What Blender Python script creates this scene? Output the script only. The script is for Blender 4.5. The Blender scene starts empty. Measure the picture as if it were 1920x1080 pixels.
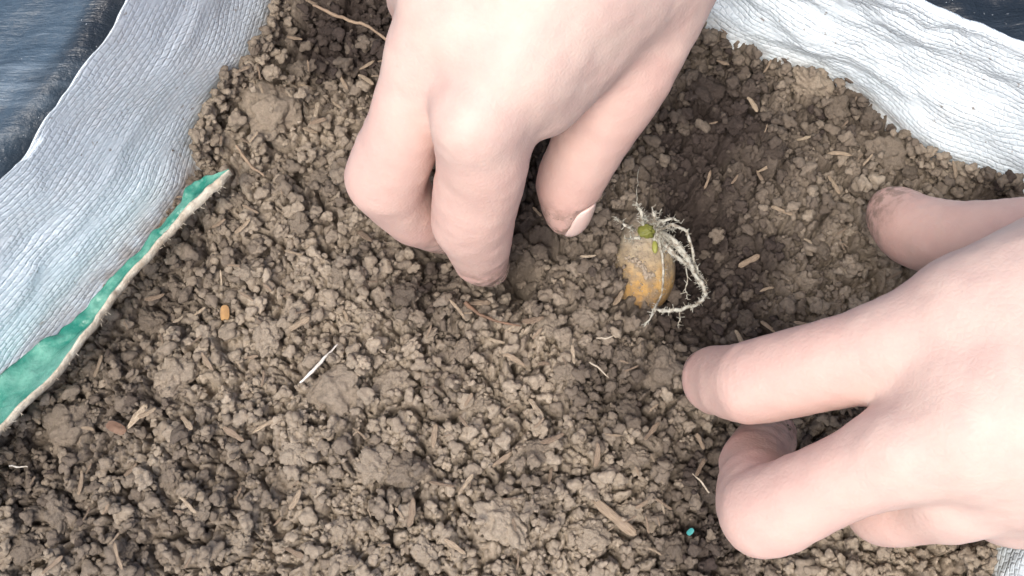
import bpy, math, random
import numpy as np
from mathutils import Vector, Matrix

random.seed(7)
rng = np.random.default_rng(11)
scene = bpy.context.scene
CM = 0.01                                   # everything below is laid out in centimetres

# ------------------------------------------------------------------ camera
TILT = math.radians(17)
HFOV = math.radians(46)
DIST = 28.3
CAM = np.array([0.0, -DIST * math.sin(TILT), DIST * math.cos(TILT)])
cam_data = bpy.data.cameras.new('camera')
cam_data.angle = HFOV
cam_data.sensor_width = 36
cam_data.clip_start = 0.01
cam_data.clip_end = 500
cam = bpy.data.objects.new('camera', cam_data)
cam.location = Vector(CAM * CM)
cam.rotation_euler = (TILT, 0, 0)
scene.collection.objects.link(cam)
scene.camera = cam

# ------------------------------------------------------------------ sky, sun, exposure
SUN_EL, SUN_AZ = math.radians(64), math.radians(206)      # compass azimuth, clockwise from +y
world = bpy.data.worlds.new('World')
scene.world = world
world.use_nodes = True
wn = world.node_tree.nodes
sky = wn.new('ShaderNodeTexSky')
sky.sky_type = 'NISHITA'
sky.sun_disc = False
sky.sun_elevation = SUN_EL
sky.sun_rotation = SUN_AZ
sky.air_density = 1.0
sky.dust_density = 5.0
sky.ozone_density = 1.0
bg = wn['Background']
bg.inputs['Strength'].default_value = 0.13
world.node_tree.links.new(sky.outputs['Color'], bg.inputs['Color'])

sun_data = bpy.data.lights.new('sun', 'SUN')
sun_data.energy = 1.5
sun_data.angle = math.radians(26)
sun_data.color = (1.0, 0.965, 0.92)
sun = bpy.data.objects.new('sun', sun_data)
sd = Vector((math.sin(SUN_AZ) * math.cos(SUN_EL), math.cos(SUN_AZ) * math.cos(SUN_EL), math.sin(SUN_EL)))
sun.rotation_euler = sd.to_track_quat('Z', 'Y').to_euler()
sun.location = (0, 0, 3)
scene.collection.objects.link(sun)

scene.view_settings.view_transform = 'Standard'
scene.view_settings.look = 'None'
scene.view_settings.gamma = 1.0
scene.view_settings.use_curve_mapping = False
scene.view_settings.exposure = 0.74
scene.cycles.max_bounces = 8

# ------------------------------------------------------------------ helpers
TH = math.tan(HFOV / 2)
RIGHT = np.array([1.0, 0, 0])
UP = np.array([0, math.cos(TILT), math.sin(TILT)])
FWD = np.array([0, math.sin(TILT), -math.cos(TILT)])


def at(px, py, h=0.0):
    """Where the line of sight through a photograph pixel meets the level h cm above the soil."""
    d = RIGHT * ((px - 960) / 960 * TH) + UP * ((540 - py) / 960 * TH) + FWD
    return CAM + d * ((h - CAM[2]) / d[2])


def joint(px, py, h, rpx):
    p = at(px, py, h)
    depth = float(np.dot(p - CAM, FWD))
    return p, rpx * depth * TH / 960


def hash01(ix, iy, iz):
    n = (ix.astype(np.int64) * 374761393 + iy.astype(np.int64) * 668265263 + iz.astype(np.int64) * 2147483647) & 0xFFFFFFFF
    n = ((n ^ (n >> 13)) * 1274126177) & 0xFFFFFFFF
    n = n ^ (n >> 16)
    return (n & 0xFFFF) / 65535.0


def vnoise(p):
    p = np.asarray(p, float)
    i = np.floor(p).astype(np.int64)
    f = p - i
    f = f * f * (3 - 2 * f)
    out = 0
    for dx in (0, 1):
        for dy in (0, 1):
            for dz in (0, 1):
                w = (f[..., 0] if dx else 1 - f[..., 0]) * (f[..., 1] if dy else 1 - f[..., 1]) * (f[..., 2] if dz else 1 - f[..., 2])
                out = out + w * hash01(i[..., 0] + dx, i[..., 1] + dy, i[..., 2] + dz)
    return out * 2 - 1


def fbm(p, octaves=4, gain=0.5):
    p = np.asarray(p, float)
    a, s, out = 1.0, 1.0, 0
    for k in range(octaves):
        out = out + a * vnoise(p * s + 17.3 * k)
        a *= gain
        s *= 2.03
    return out


def mesh_from(name, verts, faces, smooth=True):
    """verts in cm; faces is an (n,3) or (n,4) array or a list of lists."""
    me = bpy.data.meshes.new(name)
    verts = np.asarray(verts, np.float32) * CM
    if isinstance(faces, np.ndarray):
        n, k = faces.shape
        me.vertices.add(len(verts))
        me.vertices.foreach_set('co', verts.ravel())
        me.loops.add(n * k)
        me.loops.foreach_set('vertex_index', faces.astype(np.int32).ravel())
        me.polygons.add(n)
        me.polygons.foreach_set('loop_start', np.arange(0, n * k, k, dtype=np.int32))
        me.update(calc_edges=True)
        me.validate()
    else:
        me.from_pydata([tuple(v) for v in verts], [], faces)
        me.update()
    if smooth:
        me.polygons.foreach_set('use_smooth', np.ones(len(me.polygons), bool))
    return me


def attr(me, name, values):
    a = me.attributes.new(name, 'FLOAT', 'POINT')
    a.data.foreach_set('value', np.asarray(values, np.float32))


def link(name, me, mat=None, parent=None, loc=None):
    o = bpy.data.objects.new(name, me)
    if mat is not None and me is not None and len(me.materials) == 0:
        me.materials.append(mat)
    scene.collection.objects.link(o)
    if parent is not None:
        o.parent = parent
        o.matrix_parent_inverse = Matrix.Identity(4)
    if loc is not None:
        o.location = Vector(np.asarray(loc) * CM)
    return o


def tag(o, label=None, cat=None, group=None, kind=None):
    if label: o['label'] = label
    if cat: o['category'] = cat
    if group: o['group'] = group
    if kind: o['kind'] = kind
    return o


# ------------------------------------------------------------------ materials
class Mat:
    def __init__(self, name):
        self.m = bpy.data.materials.new(name)
        self.m.use_nodes = True
        self.t = self.m.node_tree
        self.p = self.t.nodes['Principled BSDF']

    def new(self, kind, **props):
        n = self.t.nodes.new(kind)
        for k, v in props.items(): setattr(n, k, v)
        return n

    def lk(self, a, b): self.t.links.new(a, b)

    def put(self, node, key, v):
        s = node.inputs[key]
        if isinstance(v, bpy.types.NodeSocket): self.lk(v, s)
        else: s.default_value = v

    def coord(self): return self.new('ShaderNodeTexCoord').outputs['Object']
    def uv(self): return self.new('ShaderNodeTexCoord').outputs['UV']

    def geo_attr(self, name): return self.new('ShaderNodeAttribute', attribute_name=name).outputs['Fac']

    def noise(self, vec, scale, detail=4, rough=0.55):
        n = self.new('ShaderNodeTexNoise')
        self.put(n, 'Vector', vec); self.put(n, 'Scale', scale); self.put(n, 'Detail', detail); self.put(n, 'Roughness', rough)
        return n.outputs['Fac']

    def ramp(self, fac, stops):
        n = self.new('ShaderNodeValToRGB')
        self.lk(fac, n.inputs['Fac'])
        cr = n.color_ramp
        while len(cr.elements) < len(stops): cr.elements.new(0.5)
        for e, (pos, c) in zip(cr.elements, stops):
            e.position = pos
            e.color = c if len(c) == 4 else (*c, 1)
        return n.outputs['Color']

    def mix(self, fac, a, b, blend='MIX'):
        n = self.new('ShaderNodeMix', data_type='RGBA', blend_type=blend)
        for key, v in ((0, fac), (6, a), (7, b)):
            if isinstance(v, bpy.types.NodeSocket): self.lk(v, n.inputs[key])
            else: n.inputs[key].default_value = v if not isinstance(v, tuple) or len(v) == 4 else (*v, 1)
        return n.outputs[2]

    def math(self, op, a, b=None):
        n = self.new('ShaderNodeMath', operation=op)
        self.put(n, 0, a)
        if b is not None: self.put(n, 1, b)
        return n.outputs[0]

    def bump(self, height, dist, strength=1.0, normal=None):
        n = self.new('ShaderNodeBump')
        self.put(n, 'Height', height); self.put(n, 'Distance', dist); self.put(n, 'Strength', strength)
        if normal is not None: self.lk(normal, n.inputs['Normal'])
        return n.outputs['Normal']

    def set(self, **kw):
        for k, v in kw.items():
            key = k.replace('_', ' ')
            if isinstance(v, tuple) and len(v) == 3 and 'Color' in key: v = (*v, 1)
            self.put(self.p, key, v)
        return self


DRY = (0.345, 0.285, 0.218)
DRY2 = (0.50, 0.42, 0.325)
WET_SHADE = (0.066, 0.050, 0.043)  # moisture colour, also used where shade is painted into the soil


def soil_material(name, per_object):
    m = Mat(name)
    co = m.coord()
    if per_object:
        tint = m.new('ShaderNodeObjectInfo').outputs['Random']
        wet_shade = m.new('ShaderNodeAttribute', attribute_type='OBJECT', attribute_name='damp_shade').outputs['Fac']
    else:
        tint = m.geo_attr('tint')
        wet_shade = m.geo_attr('moist_shade')
    fine = m.noise(co, 1500, 5, 0.65)
    dry = m.mix(tint, DRY, DRY2)
    c = m.mix(wet_shade, dry, WET_SHADE)  # moisture and painted shade share one mask
    c = m.mix(m.ramp(fine, [(0.3, (0.72, 0.70, 0.68)), (0.7, (1.12, 1.12, 1.12))]), c, c)
    v = m.ramp(fine, [(0.28, (0.66, 0.64, 0.62)), (0.72, (1.0, 1.0, 1.0))])
    c = m.mix(1.0, c, v, 'MULTIPLY')
    grit = m.ramp(m.noise(co, 3200, 2), [(0.68, (0, 0, 0)), (0.76, (1, 1, 1))])
    c = m.mix(m.math('MULTIPLY', grit, 0.45), c, (0.36, 0.30, 0.22))
    n1 = m.bump(m.noise(co, 900, 6, 0.7), 0.0009, 0.9)
    m.set(Base_Color=c, Roughness=0.82, Normal=n1)
    m.p.inputs['Specular IOR Level'].default_value = 0.28
    return m.m


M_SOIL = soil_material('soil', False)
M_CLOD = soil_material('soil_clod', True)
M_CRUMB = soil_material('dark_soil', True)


def skin_material():
    m = Mat('skin')
    co = m.coord()
    pink = m.geo_attr('pink')
    dirt = m.geo_attr('dirt')
    mott = m.noise(co, 130, 4, 0.6)
    c = m.mix(m.ramp(mott, [(0.3, (0, 0, 0)), (0.7, (1, 1, 1))]), (0.57, 0.412, 0.36), (0.64, 0.492, 0.42))
    c = m.mix(pink, c, (0.56, 0.325, 0.275))
    dn = m.ramp(m.noise(co, 380, 7, 0.65), [(0.43, (0, 0, 0)), (0.60, (0.9, 0.9, 0.9))])
    df = m.math('MULTIPLY', dirt, dn)
    c = m.mix(df, c, (0.14, 0.10, 0.072))
    lines = m.new('ShaderNodeTexVoronoi', feature='DISTANCE_TO_EDGE')
    m.put(lines, 'Vector', co); m.put(lines, 'Scale', 850)
    n1 = m.bump(lines.outputs['Distance'], 0.0004, 0.24)
    n2 = m.bump(m.noise(co, 260, 4), 0.0012, 0.07, n1)
    m.set(Base_Color=c, Roughness=0.58, Normal=n2, Subsurface_Weight=0.2, Subsurface_Radius=(1.0, 0.42, 0.28), Subsurface_Scale=0.003)
    m.p.inputs['Specular IOR Level'].default_value = 0.28
    return m.m


M_SKIN = skin_material()
m = Mat('nail'); m.set(Base_Color=m.mix(m.noise(m.coord(), 500), (0.70, 0.50, 0.44), (0.76, 0.57, 0.51)), Roughness=0.30, Subsurface_Weight=0.2, Subsurface_Radius=(1, .4, .3), Subsurface_Scale=0.002)
M_NAIL = m.m


def sack_material():
    m = Mat('woven_sack')
    uv = m.uv()
    br = m.new('ShaderNodeTexBrick', offset=0.5, offset_frequency=2, squash=1.0)
    warp = m.new('ShaderNodeTexNoise'); m.put(warp, 'Vector', uv); m.put(warp, 'Scale', 1.6); m.put(warp, 'Detail', 3)
    wv = m.new('ShaderNodeVectorMath', operation='MULTIPLY_ADD')
    m.lk(warp.outputs['Color'], wv.inputs[0]); wv.inputs[1].default_value = (0.20, 0.15, 0); m.lk(uv, wv.inputs[2])
    m.lk(wv.outputs[0], br.inputs['Vector'])
    for k, v in (('Scale', 1.0), ('Mortar Size', 0.042), ('Mortar Smooth', 1.0), ('Brick Width', 0.22), ('Row Height', 0.165), ('Bias', 0.0)):
        br.inputs[k].default_value = v
    br.inputs['Color1'].default_value = (0.755, 0.86, 0.92, 1)
    br.inputs['Color2'].default_value = (0.79, 0.88, 0.93, 1)
    br.inputs['Mortar'].default_value = (0.745, 0.845, 0.905, 1)
    co = m.coord()
    stain = m.ramp(m.noise(co, 34, 5, 0.65), [(0.50, (0, 0, 0)), (0.75, (1, 1, 1))])
    c = m.mix(m.math('MULTIPLY', stain, 0.35), br.outputs['Color'], (0.58, 0.52, 0.46))
    mud = m.ramp(m.noise(co, 420, 4, 0.6), [(0.665, (0, 0, 0)), (0.73, (1, 1, 1))])
    c = m.mix(m.math('MULTIPLY', mud, 0.75), c, (0.22, 0.17, 0.13))
    low = m.math('MULTIPLY', m.geo_attr('soiled'), m.ramp(m.noise(co, 160, 5, 0.7), [(0.35, (0, 0, 0)), (0.62, (1, 1, 1))]))
    c = m.mix(low, c, (0.34, 0.27, 0.21))
    inv = m.math('MULTIPLY', m.math('SUBTRACT', 1.0, br.outputs['Fac']), m.ramp(m.noise(uv, 1.1, 4, 0.6), [(0.36, (0.12, 0.12, 0.12)), (0.64, (1, 1, 1))]))
    n1 = m.bump(m.math('ADD', inv, m.math('MULTIPLY', m.noise(uv, 5.5, 4, 0.6), 0.22)), 0.0008, 0.42)
    st = m.new('ShaderNodeMapping'); m.lk(uv, st.inputs['Vector']); st.inputs['Scale'].default_value = (0.8, 3.2, 1)
    n2 = m.bump(m.noise(st.outputs[0], 1.0, 5, 0.6), 0.0035, 0.09, n1)
    m.set(Base_Color=c, Roughness=0.42, Normal=n2)
    return m.m


M_SACK = sack_material()


def film_material(name, dusty_sheen):
    m = Mat(name)
    co = m.coord()
    d1 = m.noise(co, 14, 6, 0.7)
    d2 = m.noise(co, 120, 4, 0.7)
    dust_sheen = m.math('MULTIPLY', m.ramp(d1, [(0.38, (0, 0, 0)), (0.66, (1, 1, 1))]), m.ramp(d2, [(0.25, (0.2, 0.2, 0.2)), (0.7, (1, 1, 1))]))
    dust_sheen = m.math('MULTIPLY', m.math('ADD', m.math('MULTIPLY', dust_sheen, 0.6), 0.35), m.geo_attr('dusty_sheen'))
    spk = m.ramp(m.noise(co, 700, 2), [(0.735, (0, 0, 0)), (0.76, (1, 1, 1))])
    c = m.mix(dust_sheen, (0.012, 0.016, 0.022), (0.10, 0.165, 0.23))  # bluish sky sheen painted into the colour together with the dusting
    c = m.mix(spk, c, (0.55, 0.58, 0.6))
    fm = m.new('ShaderNodeMapping'); m.lk(co, fm.inputs['Vector']); fm.inputs['Rotation'].default_value = (0, 0, math.radians(-52)); fm.inputs['Scale'].default_value = (22, 190, 60)
    streak = m.noise(fm.outputs[0], 1.0, 6, 0.7)
    c = m.mix(m.math('MULTIPLY', m.ramp(streak, [(0.52, (0, 0, 0)), (0.70, (1, 1, 1))]), m.math('MULTIPLY', m.geo_attr('dusty_sheen'), 0.45)), c, (0.30, 0.38, 0.45))
    n = m.bump(m.math('ADD', m.noise(co, 70, 6, 0.6), m.math('MULTIPLY', streak, 0.6)), 0.004, 0.6)
    m.set(Base_Color=c, Roughness=m.ramp(dust_sheen, [(0, (0.27,) * 3), (1, (0.6,) * 3)]), Normal=n)
    return m.m


M_FILM = film_material('black_plastic', 0.55)


def simple(name, c1, c2, scale, rough, bump=0.0, bscale=600):
    m = Mat(name)
    co = m.coord()
    c = m.mix(m.ramp(m.noise(co, scale, 5, 0.65), [(0.35, (0, 0, 0)), (0.65, (1, 1, 1))]), c1, c2)
    m.set(Base_Color=c, Roughness=rough)
    if bump: m.set(Normal=m.bump(m.noise(co, bscale, 5, 0.6), bump, 0.8))
    return m.m


def chip_material():
    m = Mat('straw')
    r = m.new('ShaderNodeObjectInfo').outputs['Random']
    co = m.coord()
    c = m.ramp(r, [(0.0, (0.22, 0.16, 0.11)), (0.4, (0.31, 0.235, 0.165)), (0.8, (0.40, 0.315, 0.22)), (1.0, (0.54, 0.45, 0.33))])
    mp = m.new('ShaderNodeMapping'); m.lk(co, mp.inputs['Vector']); mp.inputs['Scale'].default_value = (250, 2600, 1500)
    g = m.noise(mp.outputs[0], 1.0, 4, 0.6)
    c = m.mix(m.ramp(g, [(0.4, (0, 0, 0)), (0.65, (1, 1, 1))]), c, m.mix(1.0, c, (0.55, 0.5, 0.46), 'MULTIPLY'))
    soil = m.ramp(m.noise(co, 600, 5, 0.7), [(0.52, (0, 0, 0)), (0.62, (1, 1, 1))])
    c = m.mix(m.math('MULTIPLY', soil, 0.7), c, (0.27, 0.21, 0.155))
    m.set(Base_Color=c, Roughness=0.75, Normal=m.bump(g, 0.0004, 0.8))
    return m.m


M_CHIP = chip_material()
M_EARTH = simple('earth', (0.10, 0.075, 0.05), (0.17, 0.13, 0.09), 8, 0.95, 0.01, 60)

# ------------------------------------------------------------------ the sack's plan: soil line and rim, from the place it has in view
SOIL_LINE = [at(*q) for q in [(560, -210), (515, 0), (490, 100), (420, 180), (374, 262), (352, 345), (290, 440), (212, 535), (140, 620), (20, 745)]]
SOIL_LINE += [np.array(q) for q in [(-15.2, -6.5, 0), (-15.5, -11.5, 0), (-12, -15.0, 0), (-4, -16.0, 0), (4, -15.5, 0), (9, -12.0, 0)]]
SOIL_LINE += [at(*q) for q in [(1800, 1250), (1825, 1110), (1850, 1030), (1960, 930), (2080, 760), (2100, 560), (1960, 425), (1850, 356), (1740, 312), (1600, 203), (1440, 138), (1310, 68), (1190, -60), (1000, -230), (760, -310)]]
RIM = [at(px, py, 5.0) for px, py in [(380, -330), (250, 0), (180, 115), (110, 205), (52, 290), (-5, 350), (-110, 440), (-210, 560), (-300, 670), (-400, 820)]]
RIM += [np.array(q) for q in [(-19.5, -8.5, 5.0), (-19, -14.5, 5.0), (-14, -19.0, 5.0), (-4, -20.0, 5.0), (5, -19.0, 5.0), (11.5, -14.5, 5.0)]]
RIM += [at(px, py, 4.2) for px, py in [(2080, 1420), (2110, 1180), (2140, 1080), (2250, 960), (2380, 780), (2330, 420), (2110, 185), (1920, 97), (1830, 55), (1700, 0), (1560, -70), (1440, -160), (1290, -300), (1050, -480), (680, -520)]]
assert len(SOIL_LINE) == len(RIM)


def closed_spline(pts, n):
    pts = np.array(pts)
    k = len(pts)
    t = np.linspace(0, k, n, endpoint=False)
    i = np.floor(t).astype(int)
    f = (t - i)[:, None]
    p0, p1, p2, p3 = pts[(i - 1) % k], pts[i % k], pts[(i + 1) % k], pts[(i + 2) % k]
    return 0.5 * (2 * p1 + (p2 - p0) * f + (2 * p0 - 5 * p1 + 4 * p2 - p3) * f ** 2 + (3 * p1 - p0 - 3 * p2 + p3) * f ** 3)


NS = 900
soil_c = closed_spline(SOIL_LINE, NS)
rim_c = closed_spline(RIM, NS)
GROUND_Z = -13.0


def inside_poly(x, y, poly):
    res = np.zeros(x.shape, bool)
    a, b = poly, np.roll(poly, -1, axis=0)
    for (x1, y1), (x2, y2) in zip(a[:, :2], b[:, :2]):
        cond = ((y1 > y) != (y2 > y))
        if not cond.any(): continue
        res ^= cond & (x < (x2 - x1) * (y - y1) / (y2 - y1 + 1e-12) + x1)
    return res


# ground under everything
gv = np.array([(-6000, -6000, GROUND_Z), (6000, -6000, GROUND_Z), (6000, 6000, GROUND_Z), (-6000, 6000, GROUND_Z)], float)
tag(link('ground', mesh_from('ground', gv, [[0, 1, 2, 3]], False), M_EARTH), kind='structure')


def build_sack():
    prof = []
    d = soil_c - rim_c
    d[:, 2] = 0
    out = -d / np.linalg.norm(d, axis=1)[:, None]
    ts = np.concatenate([np.linspace(-0.55, 1.0, 74)])
    arc = np.concatenate([[0], np.cumsum(np.linalg.norm(np.diff(rim_c + soil_c, axis=0), axis=1) / 2)])
    rows, tv, soiled = [], [], []
    v = 0.0
    prev = None
    for t in ts:
        base = soil_c + (rim_c - soil_c) * t
        z = t * rim_c[:, 2]
        bow = -0.35 * np.sin(np.clip(t, 0, 1) * math.pi)        # slack cloth
        p = base + out * (-bow)[None].T if np.ndim(bow) else base - out * bow
        p = p.copy(); p[:, 2] = z
        q = np.stack([arc * 0.16, np.full(NS, t * 2.2), np.zeros(NS)], 1)
        fold = fbm(q, 3) * 0.28 + fbm(q * np.array([2.2, 3.0, 1]) + 9, 3) * 0.10
        fold += 0.07 * fbm(np.stack([arc * 1.3, np.full(NS, t * 9.0), np.zeros(NS)], 1) + 4, 3)
        amp = 1.0 if t < 0.95 else 0.75
        p += out * (fold * amp)[:, None]
        p[:, 2] += fold * 0.25
        rows.append(p)
        soiled.append(np.clip(0.75 - t / 0.22, 0, 1) * np.ones(NS) if t > 0 else np.ones(NS))
    top = rows[-1].copy()
    edge = 0.05 * fbm(np.stack([arc * 2.5, np.zeros(NS), np.zeros(NS)], 1), 3) + 0.12 * fbm(np.stack([arc * 0.5, np.zeros(NS) + 5, np.zeros(NS)], 1), 2)
    for o_, z_ in ((0.05, 0.07), (0.14, 0.10), (0.24, 0.06), (0.30, -0.05)):
        p = top + out * o_
        p[:, 2] += z_ + edge
        rows.append(p); soiled.append(np.zeros(NS))
    rows[-5][:, 2] += edge
    for k in range(1, 15):
        f = k / 14
        p = top + out * (0.32 + 1.6 * math.sin(f * math.pi * 0.5))
        p[:, 2] = top[:, 2] + edge - 0.05 + (GROUND_Z + 0.02 - top[:, 2]) * f
        q = np.stack([arc * 0.2, np.full(NS, f * 3.0 + 30), np.zeros(NS)], 1)
        p += out * (fbm(q, 3) * 0.25 * min(1, f * 5))[:, None]
        if k == 14: p[:, 2] = GROUND_Z + 0.02
        rows.append(p); soiled.append(np.ones(NS) * 0.3 * f)
    R = len(rows)
    V = np.array(rows).reshape(-1, 3)
    i, j = np.meshgrid(np.arange(R - 1), np.arange(NS), indexing='ij')
    j2 = (j + 1) % NS
    F = np.stack([i * NS + j, (i + 1) * NS + j, (i + 1) * NS + j2, i * NS + j2], -1).reshape(-1, 4)
    me = mesh_from('sack', V, F)
    uvl = me.uv_layers.new(name='UVMap')
    vv = np.concatenate([[0], np.cumsum(np.linalg.norm(np.diff(np.array(rows), axis=0), axis=2).mean(1))])
    ua = np.broadcast_to(arc[None], (R, NS)); va = np.broadcast_to(vv[:, None], (R, NS))
    total = arc[-1] + np.linalg.norm(rim_c[-1] - rim_c[0])
    cu = np.stack([ua[i, j], ua[i, j], np.where(j2 == 0, total, ua[i, j2]), np.where(j2 == 0, total, ua[i, j2])], -1).reshape(-1)
    cv = np.stack([va[i, j], va[i + 1, j], va[i + 1, j2], va[i, j2]], -1).reshape(-1)
    uvl.data.foreach_set('uv', np.stack([cu, cv], 1).astype(np.float32).ravel())
    attr(me, 'soiled', np.array(soiled).ravel())
    o = link('woven_sack', me, M_SACK)
    tag(o, 'white woven plastic sack with its mouth open around the brown soil', 'sack')
    return rows


SACK_ROWS = build_sack()


def build_film(name, label, x0, x1, y0, y1, height, n=110):
    xs, ys = np.linspace(x0, x1, n), np.linspace(y0, y1, n)
    X, Y = np.meshgrid(xs, ys)
    Z, dusty_sheen = height(X, Y)
    V = np.stack([X, Y, Z], -1).reshape(-1, 3)
    V2 = V.copy(); V2[:, 2] -= 0.06
    i, j = np.meshgrid(np.arange(n - 1), np.arange(n - 1), indexing='ij')
    a = i * n + j
    F = np.stack([a, a + 1, a + n + 1, a + n], -1).reshape(-1, 4)
    F2 = F[:, ::-1] + n * n
    rim = np.concatenate([np.arange(n), np.arange(1, n) * n + n - 1, (n - 1) * n + np.arange(n - 2, -1, -1), np.arange(n - 2, 0, -1) * n])
    r2 = np.roll(rim, -1)
    F3 = np.stack([rim, rim + n * n, r2 + n * n, r2], -1)
    me = mesh_from(name, np.concatenate([V, V2]), np.concatenate([F, F2, F3]))
    attr(me, 'dusty_sheen', np.concatenate([dusty_sheen.ravel()] * 2))
    return tag(link(name, me, M_FILM), label, 'plastic sheet')


def film_left(X, Y):
    # a heap covered with black film: a flat crown with a crest running beside the sack, then a steep slope down to it
    a, b = at(0, 190, -1)[:2], at(165, 0, -1)[:2]
    t = (b - a) / np.linalg.norm(b - a)
    nrm = np.array([t[1], -t[0]])
    dist = (X - a[0]) * nrm[0] + (Y - a[1]) * nrm[1]
    P3 = np.stack([X * 0.16, Y * 0.16, X * 0], -1)
    dist = dist + 0.6 * fbm(P3, 3)
    Z = -1.0 - np.where(dist > 0, 0, dist * -0.10) - np.where(dist > 0, 1.35 * (np.sqrt(dist.clip(0) ** 2 + 0.3) - 0.547), 0)
    al = np.stack([(X * t[0] + Y * t[1]) * 0.12, (X * nrm[0] + Y * nrm[1]) * 0.7, X * 0], -1)
    Z = Z + 0.22 * fbm(al, 4) + 0.10 * fbm(P3 * 5 + 3, 3)
    return np.maximum(Z, GROUND_Z + 0.4 + 0.2 * fbm(P3 * 2, 2)), np.clip(0.55 - dist * 0.9 + 0.5 * fbm(al * 1.5, 3), 0.06, 1)  # crown gets dusting and painted sky sheen, fading down the slope


build_film('plastic_sheet', 'dusted black plastic sheet with a bluish sheen outside the sack, in the top left corner', -40, -9.2, -8, 34, film_left)


def film_right(X, Y):
    P3 = np.stack([X * 0.14, Y * 0.14, X * 0 + 7], -1)
    Z = -7.5 + 0.9 * fbm(P3, 3) + 0.25 * fbm(P3 * 4, 4)
    return np.maximum(Z, GROUND_Z + 0.4), 0.12 + 0.12 * fbm(P3 * 3, 3)


build_film('plastic_sheet', 'dark blue-black plastic sheet beyond the sack rim in the top right corner', 9.5, 42, 9.8, 40, film_right)

# ------------------------------------------------------------------ signed distance hands
def round_cone(P, a, b, r1, r2):
    ba = b - a
    l2 = float(ba @ ba)
    rr = r1 - r2
    a2 = l2 - rr * rr
    il2 = 1.0 / l2
    pa = P - a.astype(np.float32)
    y = pa @ ba.astype(np.float32)
    z = y - l2
    x = pa * l2 - y[..., None] * ba.astype(np.float32)
    x2 = np.einsum('...i,...i->...', x, x)
    y2 = y * y * l2
    z2 = z * z * l2
    k = np.sign(rr) * rr * rr * x2
    d = (np.sqrt(np.maximum(x2 * a2 * il2, 0)) + y * rr) * il2 - r1
    c1 = np.sign(z) * a2 * z2 > k
    c2 = np.sign(y) * a2 * y2 < k
    d = np.where(c2, np.sqrt(np.maximum(x2 + y2, 0)) * il2 - r1, d)
    d = np.where(c1, np.sqrt(np.maximum(x2 + z2, 0)) * il2 - r2, d)
    return d.astype(np.float32)


def smin(a, b, k):
    h = np.maximum(k - np.abs(a - b), 0) / k
    return np.minimum(a, b) - h * h * k * 0.25


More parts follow.
